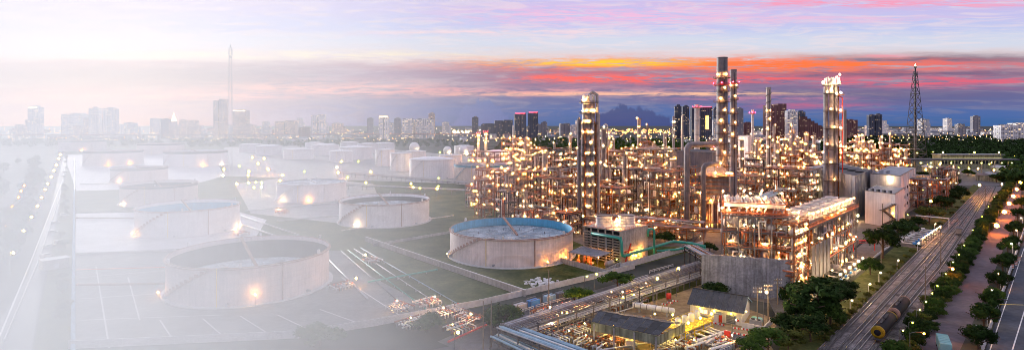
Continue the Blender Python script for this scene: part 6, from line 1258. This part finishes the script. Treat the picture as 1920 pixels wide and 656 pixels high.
for i, (px, py, vn) in enumerate([(120, 405, 1), (99, 436, 0), (94, 462, 0), (113, 456, 1), (104, 418, 0), (88, 482, 1)]): car('%s parked beside the left road, %s from the far end' % ('white van' if vn else 'white car', ORD[[0, 2, 4, 3, 1, 5][i]]), gp(px, py), R(-38+90+i*3), 'white_paint', bool(vn))
t = T('equipment_shed', 'small grey flat shed beside the left road', 'shed', tuple(gp(102, 502)), R(52)); t.box('wall', 'concrete', (0, 0, 2), (9, 6, 4)); t.box('roof', 'sheet_roof', (0, 0, 4.15), (9.8, 6.8, .3)); t.box('door', 'pipe_grey', (0, -3.05, 1.2), (2, .1, 2.4))
for i, (px, py) in enumerate([(20, 512), (40, 464), (55, 434), (67, 410), (75, 391), (82, 374), (87, 361), (94, 346), (99, 332), (104, 320), (109, 306), (112, 297)]): street_lamp('yellow street lamp in the left roadside trees, %s from the bottom' % ORD[i], gp(px, py), 9, 'lamp_yellow', max(1.0, depth(py)*.003), 1.2, 0, 'yellow lamps along the left road')
for i, (px, py) in enumerate([(6, 455), (20, 412), (32, 392), (37, 378), (43, 366)]): street_lamp('orange street lamp on the left side road, %s from the bottom' % ORD[i], gp(px, py), 9, 'lamp_orange', .9, 1.2, 0, 'orange lamps along the left side road')
wall_run('thin white fence wall along the left road', [gp(8, 640), gp(72, 490), gp(112, 370), gp(126, 310)], .8, .25, 'white_paint', panel=8)

# ------------------------------------------------------------------ trees
def crown_mesh(seed, mt, n=1500, flat=1.0, clumps=16, leaf=.075):
    """a crown of radius about 1: clumps of leaf-sized faces with gaps between them"""
    rg = random.Random(seed); V, FF = [], []; cl = []
    for k in range(clumps):
        a = rg.uniform(0, 6.283); e = rg.uniform(-.35, 1.0); rr = rg.uniform(.35, .78); ce = math.sqrt(max(0, 1-e*e)); cl.append((Vector((math.cos(a)*ce*rr, math.sin(a)*ce*rr, e*rr*.8*flat)), rg.uniform(.2, .42)))
    for i in range(n):
        c, r = cl[rg.randrange(clumps)]; dv = Vector((rg.gauss(0, 1), rg.gauss(0, 1), rg.gauss(0, .8))).normalized(); p = c+dv*r*(rg.random()**.4)*Vector((1, 1, .8*flat)).length/1.6
        nrm = (dv+Vector((rg.uniform(-.7, .7), rg.uniform(-.7, .7), rg.uniform(-.2, .9)))).normalized(); s1 = nrm.orthogonal().normalized(); s2 = nrm.cross(s1); an = rg.uniform(0, 6.28); s1, s2 = s1*math.cos(an)+s2*math.sin(an), s2*math.cos(an)-s1*math.sin(an); l = leaf*rg.uniform(.6, 1.5); o = len(V)
        V += [p-s1*l, p-s2*l*.55, p+s1*l*1.1, p+s2*l*.55]; FF.append((o, o+1, o+2, o+3))
    return mesh_from('crown', V, FF, mt)
def trunk_mesh(seed, h=1.0, spread=.55):
    rg = random.Random(seed); ps = [tube_vf([(0, 0, -.02), (.01, .01, .25*h), (-.01, .02, .55*h), (.02, 0, .85*h)], .035, 7)]
    for k in range(6): a = k*1.05+rg.uniform(-.3, .3); z = h*rg.uniform(.3, .6); ps.append(tube_vf([(0, 0, z), (math.cos(a)*spread*.5, math.sin(a)*spread*.5, z+.18*h), (math.cos(a)*spread, math.sin(a)*spread, z+.3*h)], .014, 5))
    return mesh_from('trunk', *merge(ps), 'bark')
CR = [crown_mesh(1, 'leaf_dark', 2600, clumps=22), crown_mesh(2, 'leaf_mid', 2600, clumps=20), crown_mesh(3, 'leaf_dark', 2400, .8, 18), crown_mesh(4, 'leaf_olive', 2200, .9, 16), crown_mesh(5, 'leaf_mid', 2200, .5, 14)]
TK = [trunk_mesh(k) for k in range(3)]
def tree(label, p, h, w, kind=0, group=None, rz=0.0, trunk=.45, name='tree', cat='tree'):
    """trunk share of the height, then the crown"""
    t = T(name, label, cat, tuple(p), rz, group); cz = h*(trunk+(1-trunk)*.45); sz = h*(1-trunk)*.62
    t.add('trunk', TK[kind % 3], Matrix.Diagonal((h*.9, h*.9, h*.85, 1))); t.add('crown', CR[kind], Matrix.Translation((0, 0, cz)) @ Matrix.Diagonal((w/2*1.15, w/2*1.15, sz, 1))); return t
TREES = [(1535, 606, 15, 17, 0, 'big dark tree right of the concrete wall, largest of its clump'), (1572, 590, 13, 13, 0, 'dark tree at the right of the clump by the wall'), (1505, 618, 12, 12, 2, 'dark tree in front of the clump by the wall'), (1556, 612, 10, 11, 1, 'green tree low in front of the big dark tree'), (1492, 585, 12, 9, 2, 'tree directly at the right end of the concrete wall'),
    (1520, 640, 8, 10, 0, 'dark bushy tree at the bottom beside the verge'), (1440, 655, 6.5, 11, 1, 'round green bushy tree at the bottom right of the house'), (1405, 662, 4.5, 7, 1, 'small green bush at the bottom edge near the house'), (1478, 655, 6, 10, 3, 'olive bushy tree at the bottom edge beside the lean-to'), (1470, 628, 7, 8, 2, 'dark bush behind the round green bushy tree'),
    (1655, 484, 15, 16, 0, 'tall dark tree on the verge before the white annex'), (1684, 458, 13, 14, 0, 'dark tree between the annex and the loading rack'), (1632, 515, 8, 9, 2, 'small dark tree at the end of the inner yard'), (1700, 440, 10, 12, 2, 'dark tree behind the loading rack'), (1340, 560, 6.5, 10, 0, 'round dark green bush before the left of the concrete wall'),
    (1086, 570, 6.5, 10, 1, 'bright green round tree beside the lane'), (1158, 545, 8, 13, 4, 'flat-topped dark tree beside the lane'), (946, 622, 9, 11, 1, 'slender green tree at the bottom left of the lane'), (925, 614, 7, 8, 3, 'olive tree left of the slender green tree'), (1247, 456, 7, 11, 2, 'round brownish tree right of the cooling tower'), (1112, 424, 11, 3, 0, 'narrow cypress behind the cooling tower'),
    (1742, 420, 13, 17, 3, 'tree lit orange by the sodium lamp'), (1765, 402, 14, 16, 0, 'dark tree right of the sodium lamp'), (1785, 388, 14, 15, 0, 'dark tree second right of the sodium lamp'), (1800, 372, 12, 14, 2, 'dark tree before the open rack structure'), (1722, 428, 8, 10, 2, 'dark tree left of the sodium lamp'),
    (600, 648, 7, 13, 1, 'faded tree at the bottom below the nearest tank'), (800, 622, 6, 10, 1, 'faded tree beside the boundary wall'), (1330, 472, 5, 8, 2, 'dark shrub left of the concrete wall top'), (1834, 668, 9, 7.5, 0, 'big dark tree at the bottom between road and highway'), (1846, 624, 9.5, 7.5, 0, 'second dark tree from the bottom beside the highway'), (1858, 586, 8.5, 7, 2, 'third dark tree from the bottom beside the highway'), (1870, 550, 8.5, 7, 0, 'fourth dark tree from the bottom beside the highway'),
    (1880, 514, 8.5, 7.5, 0, 'fifth dark tree from the bottom beside the highway'), (1890, 478, 9, 7.5, 2, 'sixth dark tree from the bottom beside the highway'), (1900, 447, 9, 8, 0, 'seventh dark tree from the bottom beside the highway'), (1908, 417, 10, 8.5, 0, 'eighth dark tree from the bottom beside the highway'), (1915, 392, 10, 9, 2, 'ninth dark tree from the bottom beside the highway'), (1929, 369, 12, 12, 0, 'tenth dark tree from the bottom beside the highway'), (1935, 349, 12, 12, 2, 'eleventh dark tree from the bottom beside the highway'), (1832, 644, 6.0, 6.5, 2, 'low dark tree between the bottom two highway trees'), (1852, 604, 6.0, 6.5, 0, 'low dark tree between the second and third highway trees'), (1865, 568, 6.0, 6.0, 1, 'low green tree between the third and fourth highway trees'), (1877, 532, 6.0, 6.5, 2, 'low dark tree between the fourth and fifth highway trees'), (1888, 496, 6.0, 6.5, 0, 'low dark tree between the fifth and sixth highway trees'), (1898, 462, 6.5, 7.0, 2, 'low dark tree between the sixth and seventh highway trees'), (1907, 432, 6.5, 7.0, 0, 'low dark tree between the seventh and eighth highway trees'), (1730, 335, 9, 14, 0, 'dark tree in the right rear yard, first from the left'), (1760, 345, 10, 14, 2, 'dark tree in the right rear yard, second from the left'), (1790, 352, 10, 13, 0, 'dark tree in the right rear yard, third from the left'), (1815, 330, 9, 14, 2, 'dark tree in the right rear yard, fourth from the left'), (1868, 342, 10, 14, 0, 'dark tree in the right rear yard, fifth from the left'), (1890, 338, 11, 15, 2, 'dark tree in the right rear yard, sixth from the left'), (1640, 338, 14, 30, 0, 'broad dark tree behind the grey-clad hall'), (1612, 334, 11, 22, 2, 'broad dark tree behind the column cluster')]
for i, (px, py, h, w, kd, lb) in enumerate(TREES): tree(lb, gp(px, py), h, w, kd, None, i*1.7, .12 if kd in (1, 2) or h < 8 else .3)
# the hedge between tracks and reddish road
hp = along([(1672, 690), (1706, 645), (1746, 586), (1790, 520), (1836, 440), (1876, 375), (1896, 345)], 0, 5.9); rg = random.Random(21)
for i, p in enumerate(hp[:98]):
    far = i/90; q = p+Vector((rg.uniform(-1.6, 1.6), rg.uniform(-1.6, 1.6), 0)); h_ = rg.uniform(3.0, 5.6)
    tree('leafy hedge shrub between tracks and reddish road, %s from the bottom' % ordn(i), q, h_, rg.uniform(5.2, 7), rg.choice((1, 0, 3, 1, 2)), 'hedge shrubs', rg.uniform(0, 6), .02, 'hedge_shrub', 'shrub')
hp2 = along([(1684, 690), (1716, 645), (1755, 586), (1798, 520), (1841, 440), (1879, 375), (1898, 345)], 0, 6.2)
for i, p in enumerate(hp2[:95]): tree('leafy road-side shrub along the edge of the reddish road, %s from the bottom' % ordn(i), p+Vector((rg.uniform(-1.2, 1.2), rg.uniform(-1.2, 1.2), 0)), rg.uniform(3.2, 5.0), rg.uniform(5, 6.5), rg.choice((1, 0, 2, 1)), 'road-side hedge shrubs', rg.uniform(0, 6), .02, 'hedge_shrub', 'shrub')
for i, (px, py) in enumerate([(1686, 650), (1704, 634), (1718, 608), (1730, 592), (1742, 575), (1752, 560), (1768, 536), (1782, 512), (1793, 497), (1803, 478), (1820, 447), (1838, 420), (1850, 400), (1862, 380)]): street_lamp('yellow-green lamp in the hedge, %s from the bottom' % ORD[i], gp(px, py), 4.8, 'lamp_green', .32, .9, R(-30), 'yellow-green lamps in the hedge')
for i, (px, py) in enumerate([(1768, 533), (1706, 668), (1872, 412), (1882, 395), (1891, 380), (1898, 366), (1856, 440), (1906, 352)]): street_lamp('orange lamp over the reddish road, %s of its row' % ORD[i], gp(px, py), 6.5, 'lamp_orange', (.8, .45)[i] if i < 2 else 2.2, 3.4, R(-10), 'orange lamps over the reddish road')
# verge shrubs
for i in range(26):
    f = i/26; p = gp(1545+f*270, 640-f*270 if f < .5 else 640-f*270); tree('small brownish verge shrub along the tracks, %s from the bottom' % ordn(i), p, 2.2, 3.0, 3, 'verge shrubs', i, .02, 'verge_shrub', 'shrub')
# left roadside wood: individual trees
LT = {}
for i in range(72):
    f = rg.random()**.8; py = 500-f*205; xe = 100-(py-300)*.42; px = rg.uniform(-60, max(10, xe)) if py < 360 else rg.choice((rg.uniform(xe-28, xe), rg.uniform(-60, max(-30, xe-60))))
    o_ = tree('broad green tree in the faded wood left of the left road', gp(px, py), rg.uniform(9, 15), rg.uniform(8, 14), rg.choice((0, 1, 2, 1)), 'trees of the misty left wood', rg.uniform(0, 6), .15); LT.setdefault(o_.o['label'], []).append((-py, o_.o))
for i in range(30):
    py = rg.uniform(300, 600); tree('low shrub in the strip right of the left road, %s of its row' % ordn(i), gp(128-(py-300)*.02-rg.random()*10, py), rg.uniform(2, 4), rg.uniform(3, 5), rg.choice((1, 3)), 'shrubs in the strip by the left road', i, .05, 'shrub', 'shrub')
for lb, L_ in LT.items():
    for i, (q, o) in enumerate(sorted(L_, key=lambda a: a[0])): o['label'] = lb+', '+ordn(i)+' nearest'
# far woods: one mass
def far_wood(name, label, n, xr, yr, seed, hh=(9, 15), mt='leaf_dark'):
    rg = random.Random(seed); V, FF = [], []
    for i in range(n):
        px, py = rg.uniform(*xr), rg.uniform(*yr); p = gp(px, py); h = rg.uniform(*hh); w = rg.uniform(6, 11)
        for k in range(46):
            dv = Vector((rg.gauss(0, 1), rg.gauss(0, 1), rg.gauss(0, 1))).normalized(); q = p+Vector((dv.x*w*.6, dv.y*w*.6, h*.52+dv.z*h*.46)); nn = (dv+Vector((rg.uniform(-.5, .5), rg.uniform(-.5, .5), .3))).normalized(); s1 = nn.orthogonal().normalized(); s2 = nn.cross(s1); l = w*rg.uniform(.16, .3); o = len(V)
            V += [q-s1*l, q-s2*l*.7, q+s1*l, q+s2*l*.7]; FF.append((o, o+1, o+2, o+3))
    ob = bpy.data.objects.new(name, mesh_from(name, V, FF, mt)); COL.objects.link(ob); ob['kind'] = 'stuff'; ob['label'] = label; ob['category'] = 'wood'
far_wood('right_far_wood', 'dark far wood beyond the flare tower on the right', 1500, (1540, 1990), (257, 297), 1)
far_wood('middle_far_wood', 'dark far trees behind the main column', 520, (930, 1320), (262, 284), 2, mt='leaf_mid')
far_wood('left_far_wood', 'far faded trees behind the left tanks', 420, (-20, 900), (264, 276), 3, mt='leaf_mid')
far_wood('near_right_wood', 'dark trees round the far end of the tracks', 150, (1880, 1990), (300, 345), 4)
